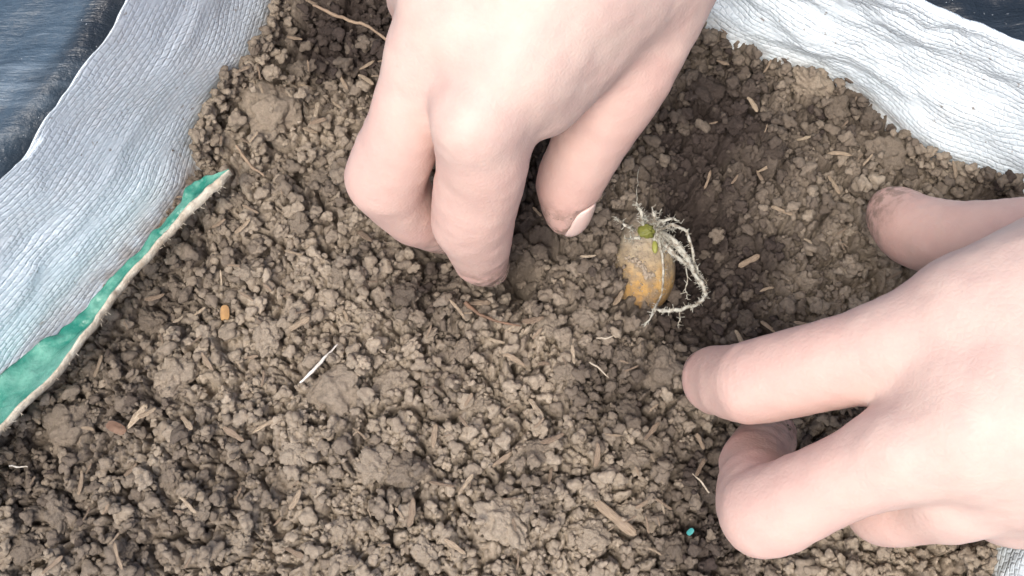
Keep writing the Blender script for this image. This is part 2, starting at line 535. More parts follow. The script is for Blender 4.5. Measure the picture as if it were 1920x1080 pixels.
class Field:
    VOX = 0.08

    def __init__(self, lo, hi):
        self.lo = np.array(lo, float)
        self.n = np.ceil((np.array(hi) - self.lo) / self.VOX).astype(int) + 1

    def axes(self, sl):
        return [(self.lo[k] + self.VOX * np.arange(sl[k].start, sl[k].stop)).astype(np.float32) for k in range(3)]

    def block(self, lo, hi):
        i0 = np.clip(np.floor((lo - self.lo) / self.VOX).astype(int), 0, self.n)
        i1 = np.clip(np.ceil((hi - self.lo) / self.VOX).astype(int) + 1, 0, self.n)
        return tuple(slice(a, b) for a, b in zip(i0, i1))

    def empty(self): return np.full(self.n, 4.0, np.float32)

    def add(self, f, a, b, r1, r2, k, margin=0.9):
        m = max(r1, r2) + margin + k
        sl = self.block(np.minimum(a, b) - m, np.maximum(a, b) + m)
        if any(s.stop - s.start < 2 for s in sl): return
        ax = self.axes(sl)
        P = np.stack(np.meshgrid(*ax, indexing='ij'), -1)
        f[sl] = smin(f[sl], round_cone(P, a, b, r1, r2), k)

    def sample(self, f, pts):
        g = (np.asarray(pts) - self.lo) / self.VOX
        ok = ((g >= 0) & (g < self.n - 1)).all(-1)
        gi = np.clip(np.floor(g).astype(int), 0, self.n - 2)
        w = np.clip(g - gi, 0, 1)
        out = 0
        for dx in (0, 1):
            for dy in (0, 1):
                for dz in (0, 1):
                    ww = (w[..., 0] if dx else 1 - w[..., 0]) * (w[..., 1] if dy else 1 - w[..., 1]) * (w[..., 2] if dz else 1 - w[..., 2])
                    out = out + ww * f[gi[..., 0] + dx, gi[..., 1] + dy, gi[..., 2] + dz]
        return np.where(ok, out, 4.0)

    def surface(self, f):
        nx, ny, nz = f.shape
        neg = f < 0
        c = np.zeros((nx - 1, ny - 1, nz - 1), np.uint8)
        for dx in (0, 1):
            for dy in (0, 1):
                for dz in (0, 1):
                    c += neg[dx:nx - 1 + dx, dy:ny - 1 + dy, dz:nz - 1 + dz]
        cells = np.argwhere((c > 0) & (c < 8))
        idx = np.full(c.shape, -1, np.int32)
        idx[tuple(cells.T)] = np.arange(len(cells))
        acc = np.zeros((len(cells), 3)); cnt = np.zeros(len(cells))
        corners = [(x, y, z) for x in (0, 1) for y in (0, 1) for z in (0, 1)]
        val = {q: f[cells[:, 0] + q[0], cells[:, 1] + q[1], cells[:, 2] + q[2]] for q in corners}
        for q in corners:
            for ax in range(3):
                if q[ax]: continue
                q2 = list(q); q2[ax] = 1; q2 = tuple(q2)
                a, b = val[q], val[q2]
                cr = (a < 0) != (b < 0)
                t = np.where(cr, a / np.where(cr, a - b, 1), 0)
                p = np.tile(np.array(q, float), (len(cells), 1)); p[:, ax] = t
                acc += p * cr[:, None]; cnt += cr
        V = self.lo + self.VOX * (cells + acc / cnt[:, None])
        faces = []
        for ax in range(3):
            b1, b2 = (ax + 1) % 3, (ax + 2) % 3
            s0 = [slice(None)] * 3; s1 = [slice(None)] * 3
            s0[ax] = slice(0, -1); s1[ax] = slice(1, None)
            A, B = neg[tuple(s0)], neg[tuple(s1)]
            e = np.argwhere(A != B)
            lim = np.array(c.shape)
            ok = (e[:, b1] > 0) & (e[:, b2] > 0) & (e[:, b1] < lim[b1]) & (e[:, b2] < lim[b2])
            e = e[ok]
            fl = A[tuple(e.T)]
            quad = []
            for o1, o2 in ((0, 0), (-1, 0), (-1, -1), (0, -1)):
                q = e.copy(); q[:, b1] += o1; q[:, b2] += o2
                quad.append(idx[tuple(q.T)])
            quad = np.stack(quad, 1)
            quad[~fl] = quad[~fl][:, ::-1]
            faces.append(quad)
        F = np.concatenate(faces)
        F = F[(F >= 0).all(1)]
        return V, F


def chain(F, segs, k):
    f = F.empty()
    A = np.array([np.append(p, r) for p, r in segs])
    B = np.vstack([2 * A[0] - A[1], A, 2 * A[-1] - A[-2]])
    fine = []
    for i in range(len(A) - 1):
        p0, p1, p2, p3 = B[i:i + 4]
        for t in (0, 0.25, 0.5, 0.75):
            cr = 0.5 * (2 * p1 + (p2 - p0) * t + (2 * p0 - 5 * p1 + 4 * p2 - p3) * t ** 2 + (3 * p1 - p0 - 3 * p2 + p3) * t ** 3)
            fine.append(0.75 * cr + 0.25 * (p1 * (1 - t) + p2 * t))
    fine.append(A[-1])
    segs = [(q[:3], float(q[3])) for q in fine]
    k = 0.08
    for (a, ra), (b, rb) in zip(segs[:-1], segs[1:]):
        F.add(f, a, b, ra, rb, k)
    return f


HANDS = []


def build_hand(spec, label):
    J = lambda q: joint(*q)
    pts = []
    for ch in list(spec['fingers'].values()) + [spec['thumb']] + spec['palm'] + spec['forearm']:
        pts += [J(q) for q in ch]
    P = np.array([p for p, r in pts]); Rm = np.array([r for p, r in pts])[:, None]
    F = Field((P - Rm).min(0) - 0.5, (P + Rm).max(0) + 0.5)
    palm = F.empty()
    for ch in spec['palm']:
        s = [J(q) for q in ch]
        for (a, ra), (b, rb) in zip(s[:-1], s[1:]): F.add(palm, a, b, ra, rb, spec.get('palm_k', 1.1), 1.2)
    for ch in spec['forearm']:
        s = [J(q) for q in ch]
        for (a, ra), (b, rb) in zip(s[:-1], s[1:]): F.add(palm, a, b, ra, rb, 1.6, 1.6)
    for name, back in spec.get('knuckles', ()):
        p, r = J(spec['fingers'][name][0])
        up = CAM - p; up /= np.linalg.norm(up)
        q = p + up * r * 0.30
        F.add(palm, q, q + 1e-3, r * 0.80, r * 0.80, 0.30)
        b_, rb_ = J(back)
        F.add(palm, p + up * r * 0.68, b_ + up * rb_ * 0.92, 0.24, 0.20, 0.45)
    total = palm.copy()
    for name, ch in spec['fingers'].items():
        s = [J(q) for q in ch]
        print(label[:12], name, 'lengths', [round(float(np.linalg.norm(b[0] - a[0])), 2) for a, b in zip(s[:-1], s[1:])], 'radii', [round(float(r), 2) for p, r in s])
        f = chain(F, s, 0.16)
        for jj, push in ((2, 0.16), (3, 0.10)):                 # bony joints stand proud on the back of a bent finger
            (p0, _), (p1, r1), (p2, _) = s[jj - 1], s[jj], s[jj + 1]
            dr = p1 - (p0 + p2) / 2
            dl = np.linalg.norm(dr)
            if dl > 1e-3: F.add(f, p1 + dr / dl * r1 * push, p1 + dr / dl * r1 * push + 1e-3, r1 * 0.93, r1 * 0.93, 0.16)
        total = smin(total, smin(palm, f, spec.get('finger_k', 0.6)), 0.05)
    s = [J(q) for q in spec['thumb']]
    print(label[:12], 'thumb', [round(float(np.linalg.norm(b[0] - a[0])), 2) for a, b in zip(s[:-1], s[1:])], [round(float(r), 2) for p, r in s])
    f = chain(F, s, 0.14)
    total = smin(total, smin(palm, f, spec.get('thumb_k', 0.5)), 0.05)
    V, Q = F.surface(total)
    # relax once along the surface nets
    for _ in range(11):
        acc = np.zeros_like(V); cnt = np.zeros(len(V))
        for k in range(4):
            a, b = Q[:, k], Q[:, (k + 1) % 4]
            np.add.at(acc, a, V[b]); np.add.at(cnt, a, 1)
            np.add.at(acc, b, V[a]); np.add.at(cnt, b, 1)
        V = V * 0.5 + 0.5 * acc / np.maximum(cnt, 1)[:, None]
    e = 0.06
    N = np.stack([F.sample(total, V + np.eye(3)[k] * e) - F.sample(total, V - np.eye(3)[k] * e) for k in range(3)], 1)
    N /= np.linalg.norm(N, axis=1)[:, None] + 1e-9
    disp = 0.030 * fbm(V * 1.0, 3) + 0.006 * fbm(V * 5, 3)
    for a, b, depth, w in spec.get('creases', []):
        a, b = at(*a), at(*b)
        ba = b - a
        # a crease is a shallow groove where the plane through the segment, along the view, cuts the surface
        t = np.clip(((V - a) @ ba) / (ba @ ba), 0, 1)
        d = np.linalg.norm(V - a - t[:, None] * ba, axis=1)
        disp -= depth * np.exp(-(d / w) ** 2)
    for ch in spec['fingers'].values():                         # wrinkles across the back of each middle joint
        s = [J(q) for q in ch]
        (p0, _), (p1, r1), (p2, _) = s[1:4]
        ax = (p2 - p0) / np.linalg.norm(p2 - p0)
        q = V - p1
        al = q @ ax + 0.03 * vnoise(V * 6)
        near = np.exp(-(np.linalg.norm(q, axis=1) / (r1 * 1.25)) ** 4)
        dr = p1 - (p0 + p2) / 2
        back = np.clip((N @ (dr / np.linalg.norm(dr))) * 2 - 0.3, 0, 1)
        for off, dep in ((-0.26, 0.014), (-0.1, 0.02), (0.06, 0.022), (0.22, 0.014)):
            disp -= dep * np.exp(-((al - off) / 0.05) ** 2) * near * back
    V = V + N * disp[:, None]
    pink = np.zeros(len(V)); dirt = np.zeros(len(V))
    for name, ch in list(spec['fingers'].items()) + [('thumb', spec['thumb'])]:
        s = [J(q) for q in ch]
        for jj, (p, r) in enumerate(s):
            d = np.linalg.norm(V - p, axis=1)
            w = (0.30, 0.42, 0.55, 0.85)[min(jj, 3)]
            pink = np.maximum(pink, w * np.exp(-(d / (r * 1.7)) ** 2))
        for (a, ra), (b, rb) in zip(s[1:-1], s[2:]):
            t = np.clip(((V - a) @ (b - a)) / ((b - a) @ (b - a)), 0, 1)
            d = np.linalg.norm(V - a - t[:, None] * (b - a), axis=1)
            pink = np.maximum(pink, 0.42 * (d < ra * 1.25))
        tip, tr = s[-1]
        dirt = np.maximum(dirt, np.clip(1.45 - np.linalg.norm(V - tip, axis=1) / (tr * spec.get('dirt', {}).get(name, 1.6)), 0, 1))
    for _ in range(10):
        acc = np.zeros(len(V)); cnt = np.zeros(len(V))
        for k in range(4):
            a, b = Q[:, k], Q[:, (k + 1) % 4]
            acc += np.bincount(a, pink[b], len(V)) + np.bincount(b, pink[a], len(V)); cnt += np.bincount(a, minlength=len(V)) + np.bincount(b, minlength=len(V))
        pink = acc / np.maximum(cnt, 1)
    plates = []
    for fing, side, (wf, lf) in spec.get('nails', []):
        ch = spec['thumb'] if fing == 'thumb' else spec['fingers'][fing]
        (a, ra), (b, rb) = [J(q) for q in ch][-2:]
        t = (b - a) / np.linalg.norm(b - a)
        cv = CAM - b; cv -= t * (cv @ t); cv /= np.linalg.norm(cv)          # the side of the finger turned to the viewer ...
        ev = np.cross(cv, t); ev *= np.sign(ev @ np.array(side[1], float))
        n = math.cos(math.radians(side[0])) * cv + math.sin(math.radians(side[0])) * ev      # ... and how far round from it the nail sits
        u = np.cross(t, n)
        c = b - t * rb * 0.30
        w, l = wf * rb, lf * rb
        m_ = 17
        gxn, gyn = np.meshgrid(np.linspace(-1, 1, m_), np.linspace(-1, 1, m_))
        sx = gxn * (1 - 0.25 * np.clip(-gyn, 0, 1) ** 3) * (1 - 0.12 * np.clip(gyn, 0, 1) ** 3)
        sy = gyn + np.where(gyn > 0, -0.16 * gxn ** 2 * gyn, 0.24 * gxn ** 2 * -gyn)
        nv = c + u * (sx * w).reshape(-1, 1) + t * (sy * l).reshape(-1, 1)
        H = np.full(m_ * m_, -0.2 * rb); done = np.zeros(m_ * m_, bool)
        for sv in np.arange(2.2 * rb, -0.5 * rb, -0.012):
            new = (F.sample(total, nv + n * sv) < 0.01) & ~done
            H[new] = sv; done |= new
        H = H.reshape(m_, m_)
        for _ in range(4):
            Hp = np.pad(H, 1, mode='reflect', reflect_type='odd'); H = (Hp[1:-1, :-2] + Hp[1:-1, 2:] + Hp[:-2, 1:-1] + Hp[2:, 1:-1] + 2 * H) / 6
        H = H - 0.05 * np.abs(gxn) ** 3 - 0.03 * np.clip(-gyn, 0, 1) ** 3
        plates.append((nv, n, H.ravel(), m_))
        q = V - c
        au, at_, an = np.abs(q @ u) / w, (q @ t) / l, q @ n
        bed = np.clip((1.12 - np.maximum(au, np.abs(at_))) / 0.12, 0, 1) * (an > 0)
        lipd = np.exp(-((np.maximum(au, np.where(at_ < 0.6, -at_, 0)) - 1.22) / 0.14) ** 2) * (an > 0) * (np.abs(at_) < 1.4) * (au < 1.5)
        V = V - n * (0.05 * bed - 0.018 * lipd)[:, None]
        pink = np.maximum(pink, 0.6 * lipd)
    me = mesh_from('hand', V, Q)
    attr(me, 'pink', pink); attr(me, 'dirt', dirt)
    o = tag(link('hand', me, M_SKIN), label, 'hand')
    for nv, n, H, m_ in plates:
        topv = nv + n * (H[:, None] + 0.006)
        botv = nv + n * (H[:, None] - 0.05)
        i, j = np.meshgrid(np.arange(m_ - 1), np.arange(m_ - 1), indexing='ij'); a0 = i * m_ + j
        Ft = np.stack([a0, a0 + 1, a0 + m_ + 1, a0 + m_], -1).reshape(-1, 4)
        rim = np.concatenate([np.arange(m_), np.arange(1, m_) * m_ + m_ - 1, (m_ - 1) * m_ + np.arange(m_ - 2, -1, -1), np.arange(m_ - 2, 0, -1) * m_])
        Fs = np.stack([rim, rim + m_ * m_, np.roll(rim, -1) + m_ * m_, np.roll(rim, -1)], -1)
        link('fingernail', mesh_from('fingernail', np.concatenate([topv, botv]), np.concatenate([Ft, Ft[:, ::-1] + m_ * m_, Fs])), M_NAIL, o)
    HANDS.append((F, total, o, V, N, spec))
    return o


HAND_TOP = dict(
    fingers=dict(
        index=[(893, 225, 6.2, 84), (906, 305, 5.1, 86), (888, 408, 3.2, 77), (902, 478, 1.4, 52), (918, 505, 0.1, 38)],
        middle=[(805, 105, 6.0, 78), (763, 228, 5.0, 74), (727, 334, 3.5, 74), (778, 402, 1.9, 56), (840, 436, 0.3, 45)],
        ring=[(815, -25, 5.6, 76), (790, -15, 4.2, 66), (800, 30, 2.6, 60), (860, 130, 1.4, 50), (900, 180, 0.6, 44)],
        pinky=[(870, -150, 5.0, 66), (860, -150, 3.8, 60), (880, -90, 2.6, 52), (930, 0, 1.8, 46), (960, 40, 1.2, 40)],
    ),
    thumb=[(1265, -110, 6.0, 120), (1172, 125, 4.6, 92), (1105, 268, 3.2, 68), (1068, 345, 2.2, 61), (1064, 402, 1.35, 43)],
    palm=[
        [(1310, -560, 8.2, 150), (1080, -60, 7.1, 140), (960, 110, 6.5, 112), (905, 205, 6.2, 72)],
        [(1210, -600, 8.5, 150), (960, -80, 7.3, 132), (870, 20, 6.6, 104), (815, 92, 6.1, 66)],
        [(1110, -620, 8.2, 150), (920, -160, 6.6, 120), (840, -30, 5.7, 64)],
        [(1040, -600, 7.6, 140), (930, -240, 5.8, 110), (880, -150, 5.1, 58)],
        [(1200, -60, 6.3, 120), (1020, 185, 5.5, 66)],
    ],
    palm_k=0.8, thumb_k=0.5, finger_k=0.5,
    knuckles=(('index', (1040, -10, 6.9, 128)), ('middle', (930, -50, 7.1, 122))),
    forearm=[[(1190, -600, 8.0, 270), (1400, -1350, 9.6, 330), (1480, -1750, 10.2, 360)]],
    creases=[((1085, 345, 2.6), (1122, 318, 2.6), 0.05, 0.06), ((1088, 360, 2.4), (1118, 338, 2.4), 0.04, 0.05)],
    nails=[('thumb', (52, (1, 0, 0)), (0.70, 1.05))],
    dirt=dict(index=3.6, middle=2.2, thumb=1.7),
)
build_hand(HAND_TOP, 'pale bare hand reaching in from the top edge, index finger pressed into the soil')

HAND_RIGHT = dict(
    fingers=dict(
        index=[(1700, 645, 6.3, 92), (1560, 682, 5.6, 84), (1418, 716, 4.5, 77), (1345, 714, 2.7, 62), (1328, 700, 1.2, 48)],
        middle=[(1690, 850, 6.4, 88), (1570, 902, 5.7, 80), (1436, 957, 4.6, 84), (1415, 872, 2.7, 64), (1442, 815, 1.0, 52)],
        ring=[(1790, 925, 5.4, 84), (1720, 945, 4.6, 74), (1655, 952, 3.6, 66), (1690, 900, 1.9, 54), (1730, 860, 0.8, 46)],
        pinky=[(1900, 940, 4.9, 76), (1850, 940, 3.9, 66), (1800, 930, 2.8, 56), (1840, 880, 1.6, 48), (1870, 840, 0.9, 42)],
    ),
    thumb=[(2080, 500, 5.6, 120), (1930, 462, 4.4, 92), (1800, 450, 3.2, 72), (1715, 432, 2.2, 68), (1678, 402, 1.5, 54)],
    palm=[
        [(2420, 480, 8.2, 150), (1980, 580, 7.2, 145), (1820, 620, 6.7, 122), (1712, 645, 6.2, 76)],
        [(2430, 590, 8.4, 150), (1990, 740, 7.3, 145), (1820, 800, 6.8, 118), (1705, 845, 6.3, 74)],
        [(2420, 690, 8.2, 150), (2020, 850, 6.5, 130), (1800, 920, 5.4, 76)],
        [(2400, 760, 7.6, 140), (2080, 890, 5.6, 120), (1910, 935, 4.9, 70)],
        [(1990, 520, 6.4, 120), (1800, 590, 5.9, 74)],
    ],
    palm_k=0.8, thumb_k=0.45, finger_k=0.5,
    knuckles=(('index', (1930, 592, 7.0, 135)), ('middle', (1930, 762, 7.1, 132)), ('ring', (2010, 855, 6.5, 126))),
    forearm=[[(2420, 610, 8.0, 270), (3100, 250, 10.0, 340), (3450, 60, 10.6, 370)]],
    nails=[('index', (105, (-1, 0.6, 0)), (0.65, 0.7)), ('thumb', (105, (0, 1, 0)), (0.65, 0.7))],
    dirt=dict(index=2.2, middle=2.2, thumb=1.6),
)
build_hand(HAND_RIGHT, 'pale bare hand coming in from the right edge with its fingers curled over the soil')


def hand_distance(pts):
    d = np.full(len(pts), 4.0)
    for F, f, *_ in HANDS: d = np.minimum(d, F.sample(f, pts))
    return d


# ------------------------------------------------------------------ the soil surface
def bumpg(X, Y, px, py, rx, amp, ry=None):
    c = at(px, py, 0)
    s = 27.0 * TH / 960
    ry = ry or rx
    return amp * np.exp(-((X - c[0]) / (rx * s)) ** 2 - ((Y - c[1]) / (ry * s)) ** 2)


def relief(X, Y):
    P3 = np.stack([X, Y, X * 0], -1)
    Z = 0.28 * fbm(P3 * 0.22 + 3, 3)
    Z = Z + bumpg(X, Y, 968, 515, 50, -1.7)            # hollow at the pressing fingertip
    Z = Z + bumpg(X, Y, 820, 480, 50, -1.0)
    Z = Z + bumpg(X, Y, 1045, 470, 40, -0.7)
    Z = Z + bumpg(X, Y, 1300, 430, 60, -1.6, 130)      # the dug pocket beside the bulb
    Z = Z + bumpg(X, Y, 1275, 590, 60, -0.7)
    Z = Z + bumpg(X, Y, 1125, 535, 45, 0.45) + bumpg(X, Y, 1190, 625, 40, 0.25)
    Z = Z + bumpg(X, Y, 1450, 800, 130, -0.7)          # scraped out under the fingers
    Z = Z + bumpg(X, Y, 1650, 560, 130, -0.4)
    Z = Z + bumpg(X, Y, 60, 830, 120, -0.9)
    Z = Z + bumpg(X, Y, 260, 480, 60, -0.3)
    Z = Z + bumpg(X, Y, 800, 850, 500, 0.25)
    Z = Z + bumpg(X, Y, 1450, 200, 200, 0.2)
    return Z


def moist_shade(X, Y):  # soil moisture, with shade of the hands and unbuilt person painted in
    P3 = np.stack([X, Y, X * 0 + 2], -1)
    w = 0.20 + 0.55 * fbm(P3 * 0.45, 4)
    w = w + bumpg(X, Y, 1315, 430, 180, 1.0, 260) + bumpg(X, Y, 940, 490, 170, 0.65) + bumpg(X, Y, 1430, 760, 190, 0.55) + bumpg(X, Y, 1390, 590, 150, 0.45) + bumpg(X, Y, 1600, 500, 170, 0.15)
    w = w + bumpg(X, Y, 600, 60, 330, 0.42) + bumpg(X, Y, 1330, 130, 300, 0.22) + bumpg(X, Y, 1450, 360, 200, 0.12) + bumpg(X, Y, 60, 830, 130, 0.3) - bumpg(X, Y, 800, 900, 420, 0.18)  # upper bed and left corner darkened to paint in shade
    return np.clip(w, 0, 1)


SG = 0.043
X0, Y0, G = -14.6, -9.8, SG
gx, gy = np.arange(X0, 15.4, SG), np.arange(Y0, 10.8, SG)
bx, by = np.meshgrid(gx, gy)


def cells(X, Y, size, seed):
    """Cellular pattern: distance to nearest and second nearest seed (in cells), and two random numbers per cell."""
    x, y = X / size, Y / size
    cx, cy = np.floor(x), np.floor(y)
    f1 = np.full(X.shape, 9.0); f2 = np.full(X.shape, 9.0); ra = np.zeros(X.shape); rb = np.zeros(X.shape)
    for dx in (-1, 0, 1):
        for dy in (-1, 0, 1):
            ix, iy = cx + dx, cy + dy
            k = np.full(X.shape, seed)
            px_ = ix + 0.08 + 0.84 * hash01(ix, iy, k); py_ = iy + 0.08 + 0.84 * hash01(ix, iy, k + 1)
            d = np.hypot(x - px_, y - py_)
            near = d < f1
            f2 = np.where(near, f1, np.minimum(f2, d))
            f1 = np.where(near, d, f1)
            ra = np.where(near, hash01(ix, iy, k + 2), ra); rb = np.where(near, hash01(ix, iy, k + 3), rb)
    return f1, f2, ra, rb


def packed(X, Y):
    P3 = np.stack([X, Y, X * 0], -1)
    wx = X + 0.30 * fbm(P3 * 0.9, 3) + 0.06 * fbm(P3 * 4, 3); wy = Y + 0.30 * fbm(P3 * 0.9 + 31, 3) + 0.06 * fbm(P3 * 4 + 9, 3)
    H = 0; T_ = 0
    for size, lift, crack, width, seed in ((1.05, 0.32, 0.58, 0.13, 1), (0.42, 0.24, 0.40, 0.22, 11), (0.20, 0.12, 0.19, 0.34, 21), (0.115, 0.05, 0.06, 0.5, 31)):
        f1, f2, ra, rb = cells(wx, wy, size, seed)
        dome = np.sqrt(np.clip((f2 - f1) / width, 0, 1))
        H = H + lift * (ra - 0.5) + crack * (dome - 1) + 0.10 * size * (1 - f1 ** 2)
        T_ = T_ + (rb - 0.5) * (0.5 if size > 0.3 else 0.3)
    H = H + 0.02 * fbm(P3 * 14, 3)
    return H, np.clip(0.5 + T_, 0, 1)


hp, soil_tint = packed(bx, by)
bz = relief(bx, by) + hp
BASE = bz.copy()
edge_poly = soil_c.copy()
cen = edge_poly[:, :2].mean(0)
dv = edge_poly[:, :2] - cen
edge_poly[:, :2] += dv / np.linalg.norm(dv, axis=1)[:, None] * 0.5
poly_small = edge_poly[::6]
mask = inside_poly(bx, by, poly_small)
ny_, nx_ = bx.shape
i, j = np.meshgrid(np.arange(ny_ - 1), np.arange(nx_ - 1), indexing='ij')
a = i * nx_ + j
keep = mask[:-1, :-1] & mask[1:, :-1] & mask[:-1, 1:] & mask[1:, 1:]
Fq = np.stack([a, a + 1, a + nx_ + 1, a + nx_], -1)[keep]
Vb = np.stack([bx, by, bz], -1).reshape(-1, 3)
used = np.unique(Fq)
remap = np.full(len(Vb), -1); remap[used] = np.arange(len(used))
cx_, cy_ = np.meshgrid(np.arange(-18, 19, 0.13), np.arange(-19, 17, 0.13))
ch_, ct_ = packed(cx_, cy_)
cz_ = relief(cx_, cy_) + ch_ * 0.6 - 0.05
cm_ = inside_poly(cx_, cy_, poly_small)
fine_ = (cx_ > X0 + 0.2) & (cx_ < 15.1) & (cy_ > Y0 + 0.2) & (cy_ < 10.5)
nr_, nc_ = cx_.shape
i, j = np.meshgrid(np.arange(nr_ - 1), np.arange(nc_ - 1), indexing='ij')
a = i * nc_ + j
k4 = lambda q: (q[:-1, :-1], q[1:, :-1], q[:-1, 1:], q[1:, 1:])
keep = np.logical_and.reduce(k4(cm_)) & ~np.logical_and.reduce(k4(fine_))
Fc = np.stack([a, a + 1, a + nc_ + 1, a + nc_], -1)[keep]
Vc = np.stack([cx_, cy_, cz_], -1).reshape(-1, 3)
uc = np.unique(Fc)
rc2 = np.full(len(Vc), -1); rc2[uc] = np.arange(len(uc)) + len(used)
allv = np.concatenate([Vb[used], Vc[uc]])
me = mesh_from('soil', allv, np.concatenate([remap[Fq], rc2[Fc]]))
attr(me, 'tint', np.concatenate([soil_tint.ravel()[used], ct_.ravel()[uc]]))
attr(me, 'moist_shade', moist_shade(allv[:, 0], allv[:, 1]))
tag(link('soil', me, M_SOIL), kind='structure')


# crumb shapes: a star-shaped union of small lumps
def ico(sub):
    import bmesh
    bm = bmesh.new()
    bmesh.ops.create_icosphere(bm, subdivisions=sub, radius=1.0)
    v = np.array([q.co[:] for q in bm.verts]); f = np.array([[q.index for q in p.verts] for p in bm.faces])
    bm.free()
    return v, f


ICO = {k: ico(k) for k in (2, 3, 4, 5)}


def crumb_shape(level, lumps, rough, seed, flat=0.8):
    r = np.random.default_rng(seed)
    d, f = ICO[level]
    d = d / np.linalg.norm(d, axis=1)[:, None]
    rad = np.full(len(d), 0.50 if lumps < 100 else 0.62)
    for _ in range(lumps):
        c = r.normal(size=3); c /= np.linalg.norm(c)
        c *= r.uniform(0.35, 0.72) if lumps < 100 else r.uniform(0.55, 0.78)
        s = r.uniform(0.25, 0.5) if lumps < 20 else r.uniform(0.10, 0.30)
        b = d @ c
        disc = s * s - (c @ c - b * b)
        rad = np.maximum(rad, np.where(disc > 0, b + np.sqrt(np.maximum(disc, 0)), 0))
    v = d * rad[:, None]
    v = v * (1 + rough * fbm(d * 2.5 + seed, 3)[:, None] + 0.5 * rough * fbm(d * 7 + seed, 2)[:, None])
    if lumps > 100: v = v * (1 + 0.30 * vnoise(d * 1.3 + seed * 0.7)[:, None])
    v *= np.array([1.0, r.uniform(0.72, 1.0), flat])
    return v / np.abs(v).max(), f


PROTO = {2: [crumb_shape(2, 7, 0.16, 10 + s) for s in range(14)],
         3: [crumb_shape(3, 13, 0.13, 50 + s) for s in range(14)],
         4: [crumb_shape(4, 34, 0.10, 90 + s) for s in range(8)]}
CLOD = [crumb_shape(5, 150, 0.16, 200 + s, 0.72) for s in range(7)]


def rand_rot(n, r):
    q = r.normal(size=(n, 4)); q /= np.linalg.norm(q, axis=1)[:, None]
    w, x, y, z = q.T
    return np.stack([np.stack([1 - 2 * (y * y + z * z), 2 * (x * y - z * w), 2 * (x * z + y * w)], -1),
                     np.stack([2 * (x * y + z * w), 1 - 2 * (x * x + z * z), 2 * (y * z - x * w)], -1),
                     np.stack([2 * (x * z - y * w), 2 * (y * z + x * w), 1 - 2 * (x * x + y * y)], -1)], 1)


TOP = BASE.copy()


def rest(x, y, r, lift):
    """Lay a grain of radius r on what is already there; returns its centre height, or None where it would drop into a crack."""
    ix, iy = int((x - X0) / G), int((y - Y0) / G)
    if r < 0.13:
        big = TOP[max(0, iy - 7):iy + 8, max(0, ix - 7):ix + 8]
        if big.size and TOP[min(iy, TOP.shape[0] - 1), min(ix, TOP.shape[1] - 1)] < big.mean() - 0.10: return None
    k = max(1, int(r / G))
    x0, x1, y0, y1 = max(0, ix - k), ix + k + 1, max(0, iy - k), iy + k + 1
    w = TOP[y0:y1, x0:x1]
    if w.size == 0: return 0.0
    z = float(w.mean()) + r * lift
    dx = gx[x0:x1] - x; dy = gy[y0:y1] - y
    d2 = r * r - dx[None] ** 2 - dy[:, None] ** 2
    cap = np.where(d2 > 0, z + 0.8 * np.sqrt(np.maximum(d2, 0)), -9)
    np.maximum(w, cap, out=w)
    return z


def blocked(x, y, z, r):
    return hand_distance(np.array([[x, y, z]]))[0] < r


# the bulb's own place, kept free of crumbs on its open side
BULB_C = at(1207, 492, -0.28)
BULB_TOP = at(1207, 402, 0.18); BULB_BOT = at(1205, 580, -0.66)


def near_bulb(x, y, r):
    ax = BULB_TOP - BULB_BOT
    t = np.clip((np.array([x, y]) - BULB_BOT[:2]) @ ax[:2] / (ax[:2] @ ax[:2]), 0, 1)
    q = BULB_BOT[:2] + t * ax[:2]
    return math.hypot(x - q[0], y - q[1]) < 0.50 + r * (0.2 if x < q[0] else 0.5)


# named clods first: (px, py, radius px, label or None)
CLOD_SPOTS = [
    (512, 215, 72, 'large crumbly rounded soil clod beside the white sack wall, left of the top hand'),
    (1658, 292, 46, 'smooth flat soil clod just above the thumb of the hand on the right'),
    (1512, 168, 50, 'broad soil clod touching the foot of the right-hand sack wall'),
    (1318, 176, 42, 'rough soil clod between the top hand and the right-hand sack wall'),
    (1236, 690, 50, 'soil clod directly left of the right hand\'s index fingertip, below the bulb'),
    (1166, 672, 32, 'small smooth round soil clod in the hollow below the bulb'),
    (738, 722, 44, 'squarish soil clod to the right of the white straw'),
    (636, 742, 62, 'wide crumbly soil clod just below the white straw'),
    (505, 640, 36, 'soil clod between the orange chip and the white straw'),
    (948, 985, 62, 'largest flat soil clod at the bottom edge below the top hand'),
    (708, 876, 38, 'left one of two touching soil clods low in the middle of the bed'),
    (768, 886, 42, 'right one of two touching soil clods low in the middle of the bed'),
    (332, 702, 56, 'wide crumbly soil clod between the green flap and the white straw'),
    (285, 600, 36, 'soil clod lying in shade right of the green flap'),
    (128, 800, 58, 'flat soil clod below the lower end of the green flap'),
]
PLAIN = [(1620, 232, 26), (1690, 262, 23), (1726, 288, 22), (1560, 215, 40), (1400, 600, 34), (1480, 380, 36), (1370, 250, 30), (1440, 300, 34), (120, 970, 48), (158, 926, 22),
         (390, 968, 26), (457, 1012, 32), (870, 660, 40), (1060, 700, 34), (1100, 600, 36), (1190, 860, 40), (1010, 850, 36), (560, 860, 38), (640, 1000, 44), (800, 1040, 40), (1110, 1010, 44),
         (1260, 1030, 36), (470, 520, 34), (560, 430, 36), (600, 330, 30), (450, 380, 30), (640, 520, 38), (560, 130, 36), (620, 60, 32), (700, 600, 30), (760, 560, 34), (1030, 610, 36),
         (330, 900, 40), (240, 1040, 44), (60, 1030, 40), (1400, 450, 30), (1540, 470, 36), (1370, 690, 30), (1180, 770, 32), (900, 760, 34), (1180, 960, 40), (1330, 920, 34), (1700, 330, 24), (1780, 330, 26), (1830, 350, 22)]
